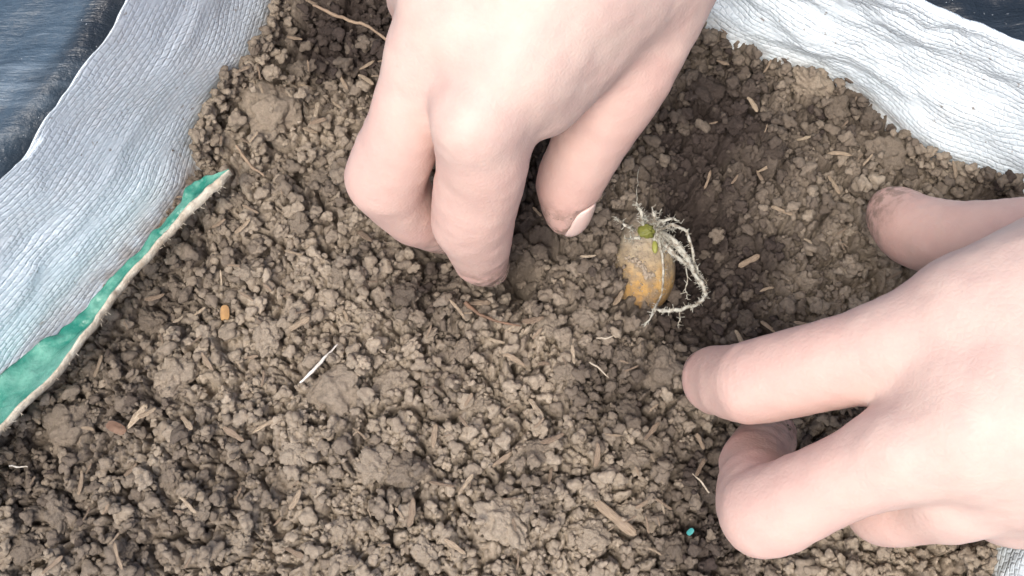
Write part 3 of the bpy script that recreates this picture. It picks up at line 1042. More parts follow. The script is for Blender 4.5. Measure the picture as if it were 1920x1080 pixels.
LANDMARKS = [('the orange chip', 425, 592), ('the white straw', 598, 683), ('the tip of the green flap', 430, 318), ('the reddish brown leaf scrap', 226, 806), ('the teal plastic scrap', 1293, 998),
             ('the lower end of the bulb', 1205, 600), ('the tip of the top hand\'s index finger', 918, 560), ('the tip of the top hand\'s thumb', 1070, 460), ('the tip of the right hand\'s index finger', 1270, 690),
             ('the tip of the right hand\'s thumb', 1610, 370), ('the bent middle finger of the right hand', 1330, 940), ('the long dry root', 655, 40), ('the large clod by the left wall', 512, 215),
             ('the thin reddish brown stem', 925, 600), ('the brown twig beside the flap', 470, 305), ('the foot of the right-hand sack wall', 1500, 130), ('the middle finger of the top hand', 700, 440)]


def name_by_landmark(spots, nearest, around):
    out = [None] * len(spots)
    for lm, lx, ly in LANDMARKS:
        d = sorted((math.hypot(q[0] - lx, q[1] - ly), k) for k, q in enumerate(spots))
        for _, k in d:
            if out[k] is None:
                if k == d[0][1]: out[k] = nearest % lm
                break
    for k, q in enumerate(spots):
        if out[k] is None: out[k] = around % min(LANDMARKS, key=lambda l: math.hypot(q[0] - l[1], q[1] - l[2]))[0]
    return out


LABELS_CLOD = name_by_landmark(PLAIN, 'plain fingertip-sized soil clod nearest to %s', 'plain fingertip-sized soil clod lying around %s')
pxcm = 27.0 * TH / 960
clod_meshes = []
for k, (v, f) in enumerate(CLOD):
    me = mesh_from('soil_clod', v, f)
    me.materials.append(M_CLOD)
    clod_meshes.append(me)
NCR = 20500
xs = rng.uniform(-14.6, 15.2, NCR); ys = rng.uniform(-9.6, 10.6, NCR)
u = rng.random(NCR)
RMIN, RMAX, POW = 0.055, 0.27, 1.15
rs = RMIN * (1 - u * (1 - (RMIN / RMAX) ** POW)) ** (-1 / POW)
ok = inside_poly(xs, ys, soil_c[::6])
xs, ys, rs = xs[ok], ys[ok], rs[ok]
ek = rng.integers(0, NS, 2000)                              # the bed ends in loose crumbs against the cloth
inw = cen - soil_c[ek, :2]; inw /= np.linalg.norm(inw, axis=1)[:, None]
ep = soil_c[ek, :2] + inw * rng.uniform(0.02, 0.42, len(ek))[:, None]
esec = ek / NS * len(SOIL_LINE)
ein = ~((esec > 4.5) & (esec < 10)) & (ep[:, 0] > -14.4) & (ep[:, 0] < 15.2) & (ep[:, 1] > -9.6) & (ep[:, 1] < 10.6)
xs, ys, rs = np.append(xs, ep[ein, 0]), np.append(ys, ep[ein, 1]), np.append(rs, rng.uniform(0.07, 0.19, ein.sum()))
zs = np.zeros(len(xs))
lifts = rng.uniform(0.2, 0.85, len(xs))
nb = np.array([near_bulb(x, y, r) for x, y, r in zip(xs, ys, rs)])
for hx, hy, hr in ((972, 512, 34), (815, 482, 30), (1040, 465, 24), (1302, 430, 40), (1300, 520, 34)):    # poked and dug holes stay open
    hc = at(hx, hy, -0.6)
    nb |= (np.hypot(xs - hc[0], ys - hc[1]) < hr * pxcm) & (rng.random(len(xs)) < 0.85)
order = np.argsort(rs + rng.normal(0, 0.09, len(rs)))
order = order[~nb[order]]
half_way = int(len(order) * 0.55)
for q in order[:half_way]:
    z = rest(xs[q], ys[q], rs[q], lifts[q])
    if z is None: nb[q] = True
    else: zs[q] = z
CLODS_AT = []
for k, spot in enumerate(CLOD_SPOTS + [(a_, b_, c_, None) for a_, b_, c_ in PLAIN]):
    px, py, rp, lab = spot
    c = at(px, py, 0)
    r = rp * pxcm * (1.05 if lab else 0.85)
    if lab is None and (blocked(c[0], c[1], 0.1, r * 0.6) or near_bulb(c[0], c[1], r)): continue
    z = rest(c[0], c[1], r, 0.10 if rp > 40 else 0.25)
    CLODS_AT.append((c[0], c[1], r))
    o = link('soil_clod', clod_meshes[k % len(clod_meshes)], None, None, (c[0], c[1], z))
    o.rotation_euler = (random.uniform(-.35, .35), random.uniform(-.35, .35), random.uniform(0, 6.28))
    o.scale = (r, r, r * random.uniform(0.8, 1.0))
    o['damp_shade'] = float(np.clip(moist_shade(np.array([c[0]]), np.array([c[1]]))[0] + random.uniform(-.12, .12), 0, 1))  # moisture of the spot, including the shade painted there
    tag(o, lab or LABELS_CLOD[k - len(CLOD_SPOTS)], 'soil clod', 'soil clods lying on the bed')

ca = np.array(CLODS_AT)
for q in order[half_way:]:
    over = (((ca[:, 0] - xs[q]) ** 2 + (ca[:, 1] - ys[q]) ** 2) < (ca[:, 2] * 0.85) ** 2).any()
    if over and rng.random() < 0.9: nb[q] = True; continue
    z = rest(xs[q], ys[q], rs[q], lifts[q])
    if z is None: nb[q] = True
    else: zs[q] = z
hd = hand_distance(np.stack([xs, ys, zs], 1))
good = (~nb) & (hd > rs * 0.55)
xs, ys, zs, rs = xs[good], ys[good], zs[good], rs[good]
print('crumbs', len(xs))


def merged(name, xs, ys, zs, rs, level_of, mat, seed, flatten=0.85):
    r = np.random.default_rng(seed)
    n = len(xs)
    rot = rand_rot(n, r)
    lev = level_of(rs)
    allV, allF, allT, allM = [], [], [], []
    off = 0
    tint = np.clip(r.normal(0.45, 0.28, n), 0, 1)
    mo = np.clip(moist_shade(xs, ys) + r.normal(0, 0.16, n), 0, 1)
    for L in (2, 3, 4):
        sel_l = np.where(lev == L)[0]
        which = r.integers(0, len(PROTO[L]), len(sel_l))
        for w, (v, f) in enumerate(PROTO[L]):
            s = sel_l[which == w]
            if len(s) == 0: continue
            W = np.einsum('nij,vj->nvi', rot[s], v) * rs[s][:, None, None]
            W[..., 2] *= flatten
            W += np.stack([xs[s], ys[s], zs[s]], -1)[:, None]
            k = len(v)
            allV.append(W.reshape(-1, 3))
            allF.append((f[None] + (off + np.arange(len(s)) * k)[:, None, None]).reshape(-1, 3))
            off += len(s) * k
            allT.append(np.repeat(tint[s], k)); allM.append(np.repeat(mo[s], k))
    me = mesh_from(name, np.concatenate(allV), np.concatenate(allF))
    attr(me, 'tint', np.concatenate(allT)); attr(me, 'moist_shade', np.concatenate(allM))
    print(name, 'tris', len(me.polygons))
    return link(name, me, mat)


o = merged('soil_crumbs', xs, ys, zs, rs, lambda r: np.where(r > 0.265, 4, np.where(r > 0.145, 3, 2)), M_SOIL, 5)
tag(o, 'loose brown crumbs of soil filling the sack', 'soil', kind='stuff')


def top_z(x, y, k=2):
    ix, iy = int((x - X0) / G), int((y - Y0) / G)
    return float(np.percentile(TOP[max(0, iy - k):iy + k + 1, max(0, ix - k):ix + k + 1], 72))


# ------------------------------------------------------------------ the bulb
def build_bulb():
    root = bpy.data.objects.new('sprouting_bulb', None)
    root.empty_display_size = 0.01
    scene.collection.objects.link(root)
    root.location = Vector(BULB_C * CM)
    tag(root, 'small tan and orange bulb with green bud and white roots, half sunk in soil', 'bulb')
    ax = BULB_TOP - BULB_BOT
    L = np.linalg.norm(ax) / 2
    t = ax / np.linalg.norm(ax)
    n = np.array([0, 0, 1.0]); n -= t * (n @ t); n /= np.linalg.norm(n)
    u = np.cross(t, n)
    d, f = ICO[5]
    d = d / np.linalg.norm(d, axis=1)[:, None]
    z = d[:, 2]
    wid = 0.74 * (1 - 0.16 * z - 0.10 * z * z)
    q = (u * (d[:, 0] * wid)[:, None] + n * (d[:, 1] * wid * 0.95)[:, None] + t * (z * L * 1.08)[:, None])
    q = q + d * (0.02 * fbm(d * 3, 3))[:, None]
    me = mesh_from('body', q, f)
    attr(me, 'along', z * 0.5 + 0.5)
    m = Mat('bulb_skin')
    co = m.coord()
    along = m.math('ADD', m.geo_attr('along'), m.math('MULTIPLY', m.math('SUBTRACT', m.noise(co, 260, 4), 0.5), 0.5))
    c = m.ramp(along, [(0.10, (0.34, 0.20, 0.075)), (0.30, (0.50, 0.30, 0.095)), (0.46, (0.45, 0.335, 0.19)), (0.70, (0.37, 0.315, 0.23)), (0.95, (0.24, 0.20, 0.155))])
    g = m.ramp(m.noise(co, 330, 7, 0.75), [(0.46, (0, 0, 0)), (0.60, (1, 1, 1))])
    c = m.mix(m.math('MULTIPLY', g, 0.75), c, (0.19, 0.15, 0.11))
    m.set(Base_Color=c, Roughness=0.55, Normal=m.bump(m.noise(co, 700, 6, 0.7), 0.0009, 0.9), Subsurface_Weight=0.1, Subsurface_Radius=(1, .5, .2), Subsurface_Scale=0.002)
    body = link('body', me, m.m, root)
    # surface point of the bulb under a pixel
    def onto(px, py, lift=0.05):
        best = None
        for h in np.linspace(1.6, -0.6, 90):
            p = at(px, py, h) - BULB_C
            zz = (p @ t) / (L * 1.08)
            if abs(zz) < 1:
                w_ = 0.74 * (1 - 0.16 * zz - 0.10 * zz * zz) * math.sqrt(1 - zz * zz)
                if math.hypot(p @ u, (p @ n) / 0.95) < w_: best = h; break
        return None if best is None else at(px, py, best + lift) - BULB_C
    # green bud
    bud_c = onto(1214, 434, 0.05)
    m = Mat('bud'); m.set(Base_Color=m.mix(m.noise(m.coord(), 600), (0.11, 0.125, 0.022), (0.19, 0.19, 0.04)), Roughness=0.45)
    d3, f3 = ICO[4]
    bt = np.array([0.93, -0.1, 0.35]); bt /= np.linalg.norm(bt)
    bn = np.cross(bt, [0, 1, 0]); bn /= np.linalg.norm(bn); bu = np.cross(bn, bt)
    dd = d3 / np.linalg.norm(d3, axis=1)[:, None]
    wv_ = 0.15 * (1 - 0.25 * dd[:, 0])
    bv = bud_c + bt * (dd[:, 0] * 0.24 * (1 - 0.3 * (dd[:, 0] > 0.6)))[:, None] + bu * (dd[:, 1] * wv_)[:, None] + bn * (dd[:, 2] * wv_)[:, None] + dd * (0.035 * fbm(dd * 2.5, 4))[:, None]
    link('green_bud', mesh_from('green_bud', bv, f3), m.m, root)
    leaf_c = onto(1228, 463, 0.06)
    bv = leaf_c + np.stack([dd[:, 0] * 0.07, dd[:, 1] * 0.16, dd[:, 2] * 0.07], 1)
    m2 = Mat('bud_tip'); m2.set(Base_Color=m2.mix(m2.noise(m2.coord(), 600), (0.24, 0.26, 0.045), (0.32, 0.32, 0.09)), Roughness=0.5)
    link('bud_tip', mesh_from('bud_tip', bv, f3), m2.m, root)
    # smear of earth on the skin
    path = [(1178, 487), (1192, 489), (1204, 500), (1212, 516), (1224, 517)]
    lay = [onto(px, py, 0.02) for px, py in path]
    def tube(pts, rads, rough, seg=8, seed=0):
        pts = np.array(pts); n_ = max(6, int(len(pts) * 9))
        tt = np.linspace(0, len(pts) - 1, n_)
        P = np.zeros((n_, 3)); R_ = np.interp(tt, np.arange(len(rads)), rads)
        pp = np.vstack([2 * pts[0] - pts[1], pts, 2 * pts[-1] - pts[-2]])
        for a_, t_ in enumerate(tt):
            i_ = min(int(t_), len(pts) - 2); f_ = t_ - i_
            p0, p1, p2, p3 = pp[i_:i_ + 4]
            P[a_] = 0.5 * (2 * p1 + (p2 - p0) * f_ + (2 * p0 - 5 * p1 + 4 * p2 - p3) * f_ ** 2 + (3 * p1 - p0 - 3 * p2 + p3) * f_ ** 3)
        P = P + rough * np.stack([vnoise(np.stack([tt * 3 + 10 * k + seed, tt * 0, tt * 0], 1)) for k in range(3)], 1)
        T = np.gradient(P, axis=0); T /= np.linalg.norm(T, axis=1)[:, None]
        A = np.cross(T, [0.1, 0.2, 1.0]); A /= np.linalg.norm(A, axis=1)[:, None]
        B = np.cross(T, A)
        ang = np.linspace(0, 2 * math.pi, seg, endpoint=False)
        rr = R_[:, None] * (1 + 0.35 * vnoise(np.stack(np.broadcast_arrays(tt[:, None] * 5 + seed, ang[None] * 1.5, 0.0), -1)))
        V = P[:, None] + rr[..., None] * (A[:, None] * np.cos(ang)[None, :, None] + B[:, None] * np.sin(ang)[None, :, None])
        V = V.reshape(-1, 3)
        i_, j_ = np.meshgrid(np.arange(n_ - 1), np.arange(seg), indexing='ij')
        F_ = np.stack([i_ * seg + j_, i_ * seg + (j_ + 1) % seg, (i_ + 1) * seg + (j_ + 1) % seg, (i_ + 1) * seg + j_], -1).reshape(-1, 4)
        return V, F_, P, R_, T
    rc_ = np.random.default_rng(8)
    spots_ = []
    for (x0_, y0_), (x1_, y1_) in zip(path[:-1], path[1:]):
        for f_ in np.linspace(0, 1, 9): spots_.append((x0_ + (x1_ - x0_) * f_ + rc_.normal(0, 2.2), y0_ + (y1_ - y0_) * f_ + rc_.normal(0, 2.2), rc_.uniform(0.04, 0.085)))
    for _ in range(90): spots_.append((rc_.uniform(1150, 1265), rc_.uniform(400, 580), rc_.uniform(0.012, 0.035)))
    pts_ = [(onto(x_, y_, 0.035), r_) for x_, y_, r_ in spots_]
    pts_ = [(p_, r_) for p_, r_ in pts_ if p_ is not None]
    pa_ = np.array([p_ for p_, _ in pts_]); ra_ = np.array([r_ for _, r_ in pts_])
    cr = merged('stuck_crumbs', pa_[:, 0], pa_[:, 1], pa_[:, 2], ra_, lambda r: np.full(len(r), 2), M_CRUMB, 31)
    cr.parent = root
    cr['kind'] = 'stuff'
    mr = Mat('root')
    rc = mr.mix(mr.ramp(mr.noise(mr.coord(), 900, 4), [(0.45, (0, 0, 0)), (0.62, (1, 1, 1))]), (0.47, 0.46, 0.39), (0.22, 0.185, 0.14))
    mr.set(Base_Color=rc, Roughness=0.7)
    r3 = np.random.default_rng(3)
    def root_strand(path, rads, fuzz, seed):
        pts = []
        for q in path:
            p = onto(q[0], q[1], 0.07) if q[2] is None else at(*q) - BULB_C
            if p is None: p = at(q[0], q[1], 0.4) - BULB_C
            pts.append(p)
        V, F_, P, R_, T = tube(pts, np.array(rads) * 0.62, 0.025, 7, seed)
        Vs, Fs = [V], [F_]
        off = len(V)
        for _ in range(fuzz):                       # root hairs with earth stuck on them
            k_ = r3.integers(0, len(P)); dr = r3.normal(size=3); dr -= T[k_] * (dr @ T[k_]) * 0.7; dr /= np.linalg.norm(dr)
            ln = r3.uniform(0.05, 0.15); s_ = np.cross(dr, T[k_]); s_ /= np.linalg.norm(s_) + 1e-6; w_ = 0.012
            b0 = P[k_]
            q4 = np.array([b0 - s_ * w_, b0 + s_ * w_, b0 + dr * ln + s_ * w_ * .6, b0 + dr * ln - s_ * w_ * .6, b0 + T[k_] * w_ * 1.5, b0 + dr * ln + T[k_] * w_])
            Vs.append(q4); Fs.append(np.array([[0, 1, 2, 3], [1, 4, 5, 2], [4, 0, 3, 5]]) + off); off += 6
        link('root', mesh_from('root', np.concatenate(Vs), np.concatenate(Fs)), mr.m, root)
    N = None
    root_strand([(1232, 440, N), (1241, 480, N), (1245, 520, N), (1236, 560, N), (1222, 590, 0.55), (1210, 612, 0.3)], [0.06, 0.05, 0.045, 0.045, 0.04, 0.03], 30, 1)
    root_strand([(1236, 436, N), (1262, 448, 1.1), (1288, 480, 0.9), (1300, 512, 0.6), (1318, 535, 0.4), (1323, 552, 0.3), (1310, 568, 0.3), (1275, 580, 0.35), (1245, 582, 0.4), (1226, 580, 0.5)], [0.07, 0.085, 0.085, 0.08, 0.08, 0.075, 0.075, 0.07, 0.07, 0.05], 150, 2)
    root_strand([(1240, 446, N), (1268, 462, 1.0), (1292, 492, 0.75), (1306, 520, 0.45), (1320, 545, 0.25)], [0.06, 0.08, 0.075, 0.06, 0.03], 110, 21)
    root_strand([(1236, 444, N), (1256, 470, 0.95), (1282, 492, 0.75), (1298, 500, 0.55)], [0.06, 0.075, 0.07, 0.03], 90, 22)
    root_strand([(1238, 438, N), (1262, 456, 1.1), (1278, 470, 0.95)], [0.06, 0.07, 0.03], 80, 23)
    root_strand([(1234, 440, N), (1252, 462, 1.0), (1275, 486, 0.8), (1292, 496, 0.5)], [0.06, 0.085, 0.07, 0.03], 100, 3)
    root_strand([(1236, 430, N), (1262, 422, 1.2), (1284, 432, 1.1), (1296, 462, 0.9), (1304, 495, 0.6), (1312, 515, 0.4), (1325, 530, 0.2)], [0.06, 0.065, 0.06, 0.055, 0.05, 0.05, 0.03], 70, 4)
    root_strand([(1228, 425, N), (1245, 412, 1.2), (1262, 411, 1.1), (1276, 418, 0.9)], [0.05, 0.06, 0.05, 0.02], 30, 5)
    root_strand([(1208, 424, N), (1203, 405, 1.0), (1196, 388, 1.0), (1191, 377, 0.9)], [0.06, 0.065, 0.05, 0.015], 30, 6)
    root_strand([(1230, 424, N), (1226, 406, 1.1), (1222, 389, 1.0)], [0.06, 0.06, 0.02], 30, 7)
    root_strand([(1190, 430, N), (1175, 425, 0.9), (1163, 415, 0.8), (1155, 407, 0.6)], [0.06, 0.06, 0.05, 0.015], 36, 8)
    root_strand([(1200, 446, N), (1185, 448, N), (1172, 446, 0.7)], [0.05, 0.05, 0.02], 26, 9)
    root_strand([(1284, 484, 0.7), (1288, 520, 0.2), (1287, 545, -0.1), (1290, 560, -0.3)], [0.03, 0.026, 0.022, 0.015], 10, 10)
    root_strand([(1274, 586, 0.0), (1274, 600, -0.1), (1272, 616, -0.2)], [0.03, 0.03, 0.015], 8, 11)
    root_strand([(1192, 384, 0.95), (1195, 362, 0.8), (1196, 335, 0.6), (1198, 312, 0.4)], [0.018, 0.013, 0.011, 0.008], 0, 12)
    for k_ in range(30):                            # short fibres lying flat round the bud
        a_ = r3.uniform(-2.6, 1.2); l_ = r3.uniform(14, 44)
        x_, y_ = 1222 + 10 * math.cos(a_), 440 + 8 * math.sin(a_)
        q = [(x_ + l_ * f_ * math.cos(a_ + f_ * r3.uniform(-.4, .4)), y_ + l_ * f_ * math.sin(a_ + f_ * r3.uniform(-.4, .4)), N) for f_ in (0, 0.5, 1)]
        root_strand(q, [0.035, 0.035, 0.012], 14, 40 + k_)
    return tube


tube = build_bulb()

# ------------------------------------------------------------------ the green flap at the foot of the wall
def build_flap():
    outer = [(428, 316, 1.35), (360, 342, 0.9), (314, 398, 0.85), (262, 462, 0.85), (200, 535, 0.9), (136, 598, 0.95), (56, 655, 1.0), (0, 705, 1.0), (-70, 770, 1.0), (-150, 850, 1.0)]
    inner = [(431, 319, 1.4), (390, 352, 1.45), (345, 396, 1.45), (294, 456, 1.4), (222, 538, 1.4), (176, 600, 1.5), (110, 690, 1.6), (8, 790, 1.7), (-60, 870, 1.7), (-140, 960, 1.7)]
    o_, i_ = np.array([at(*q) for q in outer]), np.array([at(*q) for q in inner])
    n, mcol = 140, 16
    t = np.linspace(0, len(outer) - 1, n)
    O = np.stack([np.interp(t, np.arange(len(outer)), o_[:, k]) for k in range(3)], 1)
    I = np.stack([np.interp(t, np.arange(len(outer)), i_[:, k]) for k in range(3)], 1)
    I += 0.025 * np.stack([fbm(np.stack([t * 4, t * 0 + k * 7, t * 0], 1), 3) for k in range(3)], 1) * np.clip(t, 0, 1)[:, None]
    O += 0.06 * np.stack([fbm(np.stack([t * 3, t * 0 + 40 + k * 7, t * 0], 1), 3) for k in range(3)], 1) * np.clip(t, 0, 1)[:, None]
    w = np.linspace(0, 1, mcol)
    G_ = O[:, None] * (1 - w)[None, :, None] + I[:, None] * w[None, :, None]
    crease = 0.16 * np.exp(-((w - 0.55) / 0.16) ** 2)[None] * np.clip(vnoise(np.stack([t * 0.8, t * 0, t * 0], 1)) + 0.35, 0, 1)[:, None]
    G_[..., 2] -= 0.14 * np.sin(w * math.pi)[None] * np.clip(t, 0, 1)[:, None] + crease
    G_[..., 2] += 0.05 * fbm(np.stack(np.broadcast_arrays(t[:, None] * 3, w[None] * 3, 0.0), -1), 3)
    def sheet(Gr, thick):
        a_, b_ = Gr.shape[:2]
        V = Gr.reshape(-1, 3)
        V2 = V.copy(); V2[:, 2] -= thick
        i0, j0 = np.meshgrid(np.arange(a_ - 1), np.arange(b_ - 1), indexing='ij'); q = i0 * b_ + j0
        F_ = np.stack([q, q + 1, q + b_ + 1, q + b_], -1).reshape(-1, 4)
        k_ = a_ * b_
        rim = np.concatenate([np.arange(b_), np.arange(1, a_) * b_ + b_ - 1, (a_ - 1) * b_ + np.arange(b_ - 2, -1, -1), np.arange(a_ - 2, 0, -1) * b_])
        r2 = np.roll(rim, -1)
        return np.concatenate([V, V2]), np.concatenate([F_[:, ::-1], F_ + k_, np.stack([rim, r2, r2 + k_, rim + k_], -1)])
    V, F_ = sheet(G_, 0.03)
    m = Mat('green_print')
    co = m.coord()
    worn = m.ramp(m.noise(co, 110, 6, 0.7), [(0.40, (0, 0, 0)), (0.66, (1, 1, 1))])
    c = m.mix(worn, (0.012, 0.18, 0.13), (0.15, 0.37, 0.29))
    scr = m.ramp(m.noise(co, 520, 7, 0.75), [(0.62, (0, 0, 0)), (0.72, (1, 1, 1))])
    c = m.mix(m.math('MULTIPLY', scr, 0.6), c, (0.62, 0.68, 0.62))
    m.set(Base_Color=c, Roughness=0.33, Normal=m.bump(m.noise(co, 220, 4), 0.002, 0.5))
    root = link('plastic_flap', mesh_from('plastic_flap', V, F_), m.m)
    tag(root, 'narrow green printed plastic flap between the white sack wall and the soil', 'plastic flap')
    # turned-under pale edge
    e0 = G_[:, -1] + np.array([0.0, 0.0, 0.035])
    dirv = np.array([0.75, -0.65, 0])
    wid = 0.75 * (0.05 + 0.13 * np.clip(1.2 - np.abs(t - 1.3) / 2.6, 0.25, 1)) * np.clip(t * 2, 0.1, 1) * (1 + 0.25 * vnoise(np.stack([t * 2.5, t * 0, t * 0], 1)))
    E = np.stack([e0 - dirv * 0.02, e0 + dirv * (wid * 0.4)[:, None] + np.array([0, 0, -0.02]), e0 + dirv * wid[:, None] + np.array([0, 0, -0.14]), e0 + dirv * (wid * 0.5)[:, None] + np.array([0, 0, -0.28]), e0 - dirv * 0.25 + np.array([0, 0, -0.5])], 1)
    V, F_ = sheet(E, 0.012)
    fr = np.random.default_rng(77)
    for _ in range(60):                                    # frayed threads
        k_ = fr.integers(2, n - 1); b0 = E[k_, 2] + fr.normal(0, 0.015, 3)
        dr = dirv * fr.uniform(0.3, 1) + fr.normal(0, 0.5, 3); dr /= np.linalg.norm(dr); ln = fr.uniform(0.03, 0.10); sd_ = np.cross(dr, [0.3, 0.2, 1]); sd_ /= np.linalg.norm(sd_)
        q4 = np.array([b0 - sd_ * .012, b0 + sd_ * .012, b0 + dr * ln + sd_ * .006, b0 + dr * ln - sd_ * .006, b0 + np.array([0, 0, .02]), b0 + dr * ln + np.array([0, 0, .01])])
        F_ = np.concatenate([F_, np.array([[0, 1, 2, 3], [1, 4, 5, 2], [4, 0, 3, 5]]) + len(V)]); V = np.concatenate([V, q4])
    link('turned_edge', mesh_from('turned_edge', V, F_), simple('pale_edge', (0.60, 0.56, 0.46), (0.42, 0.35, 0.26), 300, 0.6, 0.0006, 900), root)


build_flap()

# ------------------------------------------------------------------ straw, roots and other bits on the soil
def chip_mesh(seed, L=1.0, W=0.13, kind=0):
    r = np.random.default_rng(seed)
    n, k = 14, 8
    t = np.linspace(-1, 1, n)
    w = W * (np.sqrt(np.clip(1 - np.abs(t) ** (2.2 + kind), 0, 1)) * 0.95 + 0.06) * (1 + 0.25 * vnoise(np.stack([t * 3 + seed, t * 0, t * 0], 1)))
    bend = r.uniform(-0.10, 0.10) * t ** 2 + 0.03 * vnoise(np.stack([t * 2 + seed * 3, t * 0, t * 0], 1))
    rise = r.uniform(-0.04, 0.07) * t ** 2
    ang = np.linspace(0, 2 * math.pi, k, endpoint=False)
    V = np.stack([np.broadcast_to(t[:, None], (n, k)), bend[:, None] + w[:, None] * np.cos(ang)[None], rise[:, None] + 0.38 * w[:, None] * np.sin(ang)[None] + 0.25 * w[:, None] * np.cos(ang)[None] ** 2], -1).reshape(-1, 3)
    i0, j0 = np.meshgrid(np.arange(n - 1), np.arange(k), indexing='ij')
    F_ = np.stack([i0 * k + j0, i0 * k + (j0 + 1) % k, (i0 + 1) * k + (j0 + 1) % k, (i0 + 1) * k + j0], -1).reshape(-1, 4).tolist()
    F_ += [list(range(k))[::-1], [(n - 1) * k + q for q in range(k)]]
    me = mesh_from('straw_chip', V, F_)
    me.materials.append(M_CHIP)
    return me


CHIPS = [chip_mesh(s, 1, random.uniform(0.13, 0.26), s % 3) for s in range(10)]
known = [(1430, 146, 38, 60), (1347, 140, 28, -30), (1558, 355, 46, -65), (1565, 302, 46, -10), (779, 969, 52, 82), (1116, 863, 46, 85), (832, 916, 50, -10), (1150, 974, 96, -40), (1005, 772, 54, -60), (870, 800, 36, -55),
         (501, 718, 32, 85), (373, 809, 44, -45), (265, 785, 54, 55), (507, 805, 60, 25), (563, 943, 42, 60), (465, 440, 44, 35), (480, 410, 40, -30), (190, 690, 44, 70), (645, 160, 40, -60), (690, 130, 36, 30), (1180, 700, 30, 20),
         (1215, 820, 50, 50), (900, 570, 44, 10), (860, 590, 50, -50), (1000, 605, 44, 10), (1100, 495, 30, 0), (560, 492, 40, -20), (570, 620, 44, 30), (310, 640, 36, -60), (400, 690, 40, -55), (250, 1050, 50, -70), (560, 1040, 48, -25),
         (1030, 900, 36, 80), (680, 820, 36, -40), (930, 640, 36, -20), (1160, 560, 36, 60), (1240, 950, 40, -30), (1310, 880, 40, 60), (1500, 620, 44, -15), (1420, 340, 36, -70), (1330, 330, 40, 70), (1500, 270, 36, 10), (600, 240, 36, 15), (575, 160, 32, -15)]
chips = [(a_, b_, c_, d_) for a_, b_, c_, d_ in known]
tries = 0
while len(chips) < 215 and tries < 3000:
    tries += 1
    px, py = random.uniform(0, 1920), random.uniform(0, 1080)
    c = at(px, py, 0)
    if not inside_poly(np.array([c[0]]), np.array([c[1]]), soil_c[::6])[0]: continue
    if near_bulb(c[0], c[1], 0.3) or blocked(c[0], c[1], 0.3, 0.25): continue
    chips.append((px, py, random.choice([18, 22, 24, 28, 32, 38, 46]), random.uniform(0, 180)))
LABELS_CHIP = name_by_landmark(chips, 'short tan straw chip nearest to %s', 'small tan straw chip lying around %s')
LABELS_CHIP[7] = 'longest tan straw chip, lying near the bottom edge left of the curled middle finger'
LABELS_CHIP[0] = 'pale straw chip leaning against the foot of the right-hand sack wall'
for k, (px, py, ln, ang) in enumerate(chips):
    c = at(px, py, 0)
    z = top_z(c[0], c[1], 3)
    half = ln * pxcm / 2 * 1.05
    o = link('straw_chip', CHIPS[k % len(CHIPS)], None, None, (c[0], c[1], z + 0.05))
    o.scale = (half, half * random.uniform(0.75, 1.15), half)
    dxx = 0.25
    sl = math.atan2(top_z(c[0] + dxx * math.cos(math.radians(ang)), c[1] + dxx * math.sin(math.radians(ang))) - top_z(c[0] - dxx * math.cos(math.radians(ang)), c[1] - dxx * math.sin(math.radians(ang))), 2 * dxx)
    o.rotation_euler = (random.uniform(-.3, .3), -sl * 0.6, math.radians(ang))
    tag(o, LABELS_CHIP[k], 'straw', 'straw chips in the soil')


def strand(name, path, rads, mat, label, cat, rough=0.02, seed=0, lift=0.05):
    pts = []
    for px, py in path:
        c = at(px, py, 0); z = top_z(c[0], c[1], 5) + lift
        pts.append(at(px, py, z))
    pts = np.array(pts)
    pts[:, 2] = np.convolve(np.pad(pts[:, 2], 1, mode='edge'), [0.25, 0.5, 0.25], 'valid')
    V, F_, *_ = tube(pts, rads, rough, 7, seed)
    k = len(V)
    F_ = F_.tolist() + [list(range(7))[::-1], [k - 7 + q for q in range(7)]]
    return tag(link(name, mesh_from(name, V, F_), mat), label, cat)


M_WHITE = simple('bleached_straw', (0.72, 0.69, 0.64), (0.55, 0.50, 0.42), 500, 0.5, 0.0004, 900)
M_ROOT = simple('dry_root', (0.34, 0.25, 0.17), (0.24, 0.17, 0.12), 400, 0.8, 0.0004, 900)
M_PALE = simple('pale_fibre', (0.50, 0.44, 0.35), (0.36, 0.30, 0.22), 400, 0.8)
strand('white_straw', [(563, 719), (585, 695), (608, 670), (633, 647)], [0.02, 0.042, 0.034, 0.02], M_WHITE, 'thin white straw lying slantwise on the soil left of centre', 'straw', 0.01, 1, 0.12)
strand('dry_root', [(585, 8), (622, 24), (655, 40), (690, 52), (726, 74)], [0.03, 0.045, 0.045, 0.04, 0.03], M_ROOT, 'long dry brown root running to the knuckles of the top hand', 'root', 0.02, 2, 0.12)
strand('twig', [(443, 274), (458, 294), (474, 313), (496, 331)], [0.03, 0.04, 0.035, 0.02], M_ROOT, 'thin brown twig on the soil just right of the green flap tip', 'twig', 0.02, 3, 0.1)
strand('pale_fibre', [(1105, 678), (1122, 690), (1141, 708)], [0.02, 0.022, 0.012], M_PALE, 'thin straight pale fibre on the soil below left of the bulb', 'fibre', 0.01, 4, 0.1)
strand('pale_fibre', [(1118, 634), (1135, 633), (1152, 629)], [0.02, 0.02, 0.01], M_PALE, 'short curved pale fibre just below the bulb', 'fibre', 0.01, 5, 0.12)
strand('pale_fibre', [(18, 873), (35, 875), (52, 875)], [0.02, 0.02, 0.012], M_WHITE, 'short white fibre near the left edge below the green flap', 'fibre', 0.01, 6, 0.12)
strand('pale_fibre', [(1330, 925), (1316, 905), (1298, 888)], [0.02, 0.02, 0.012], M_PALE, 'curved pale fibre left of the right hand\'s bent middle finger', 'fibre', 0.01, 7, 0.1)
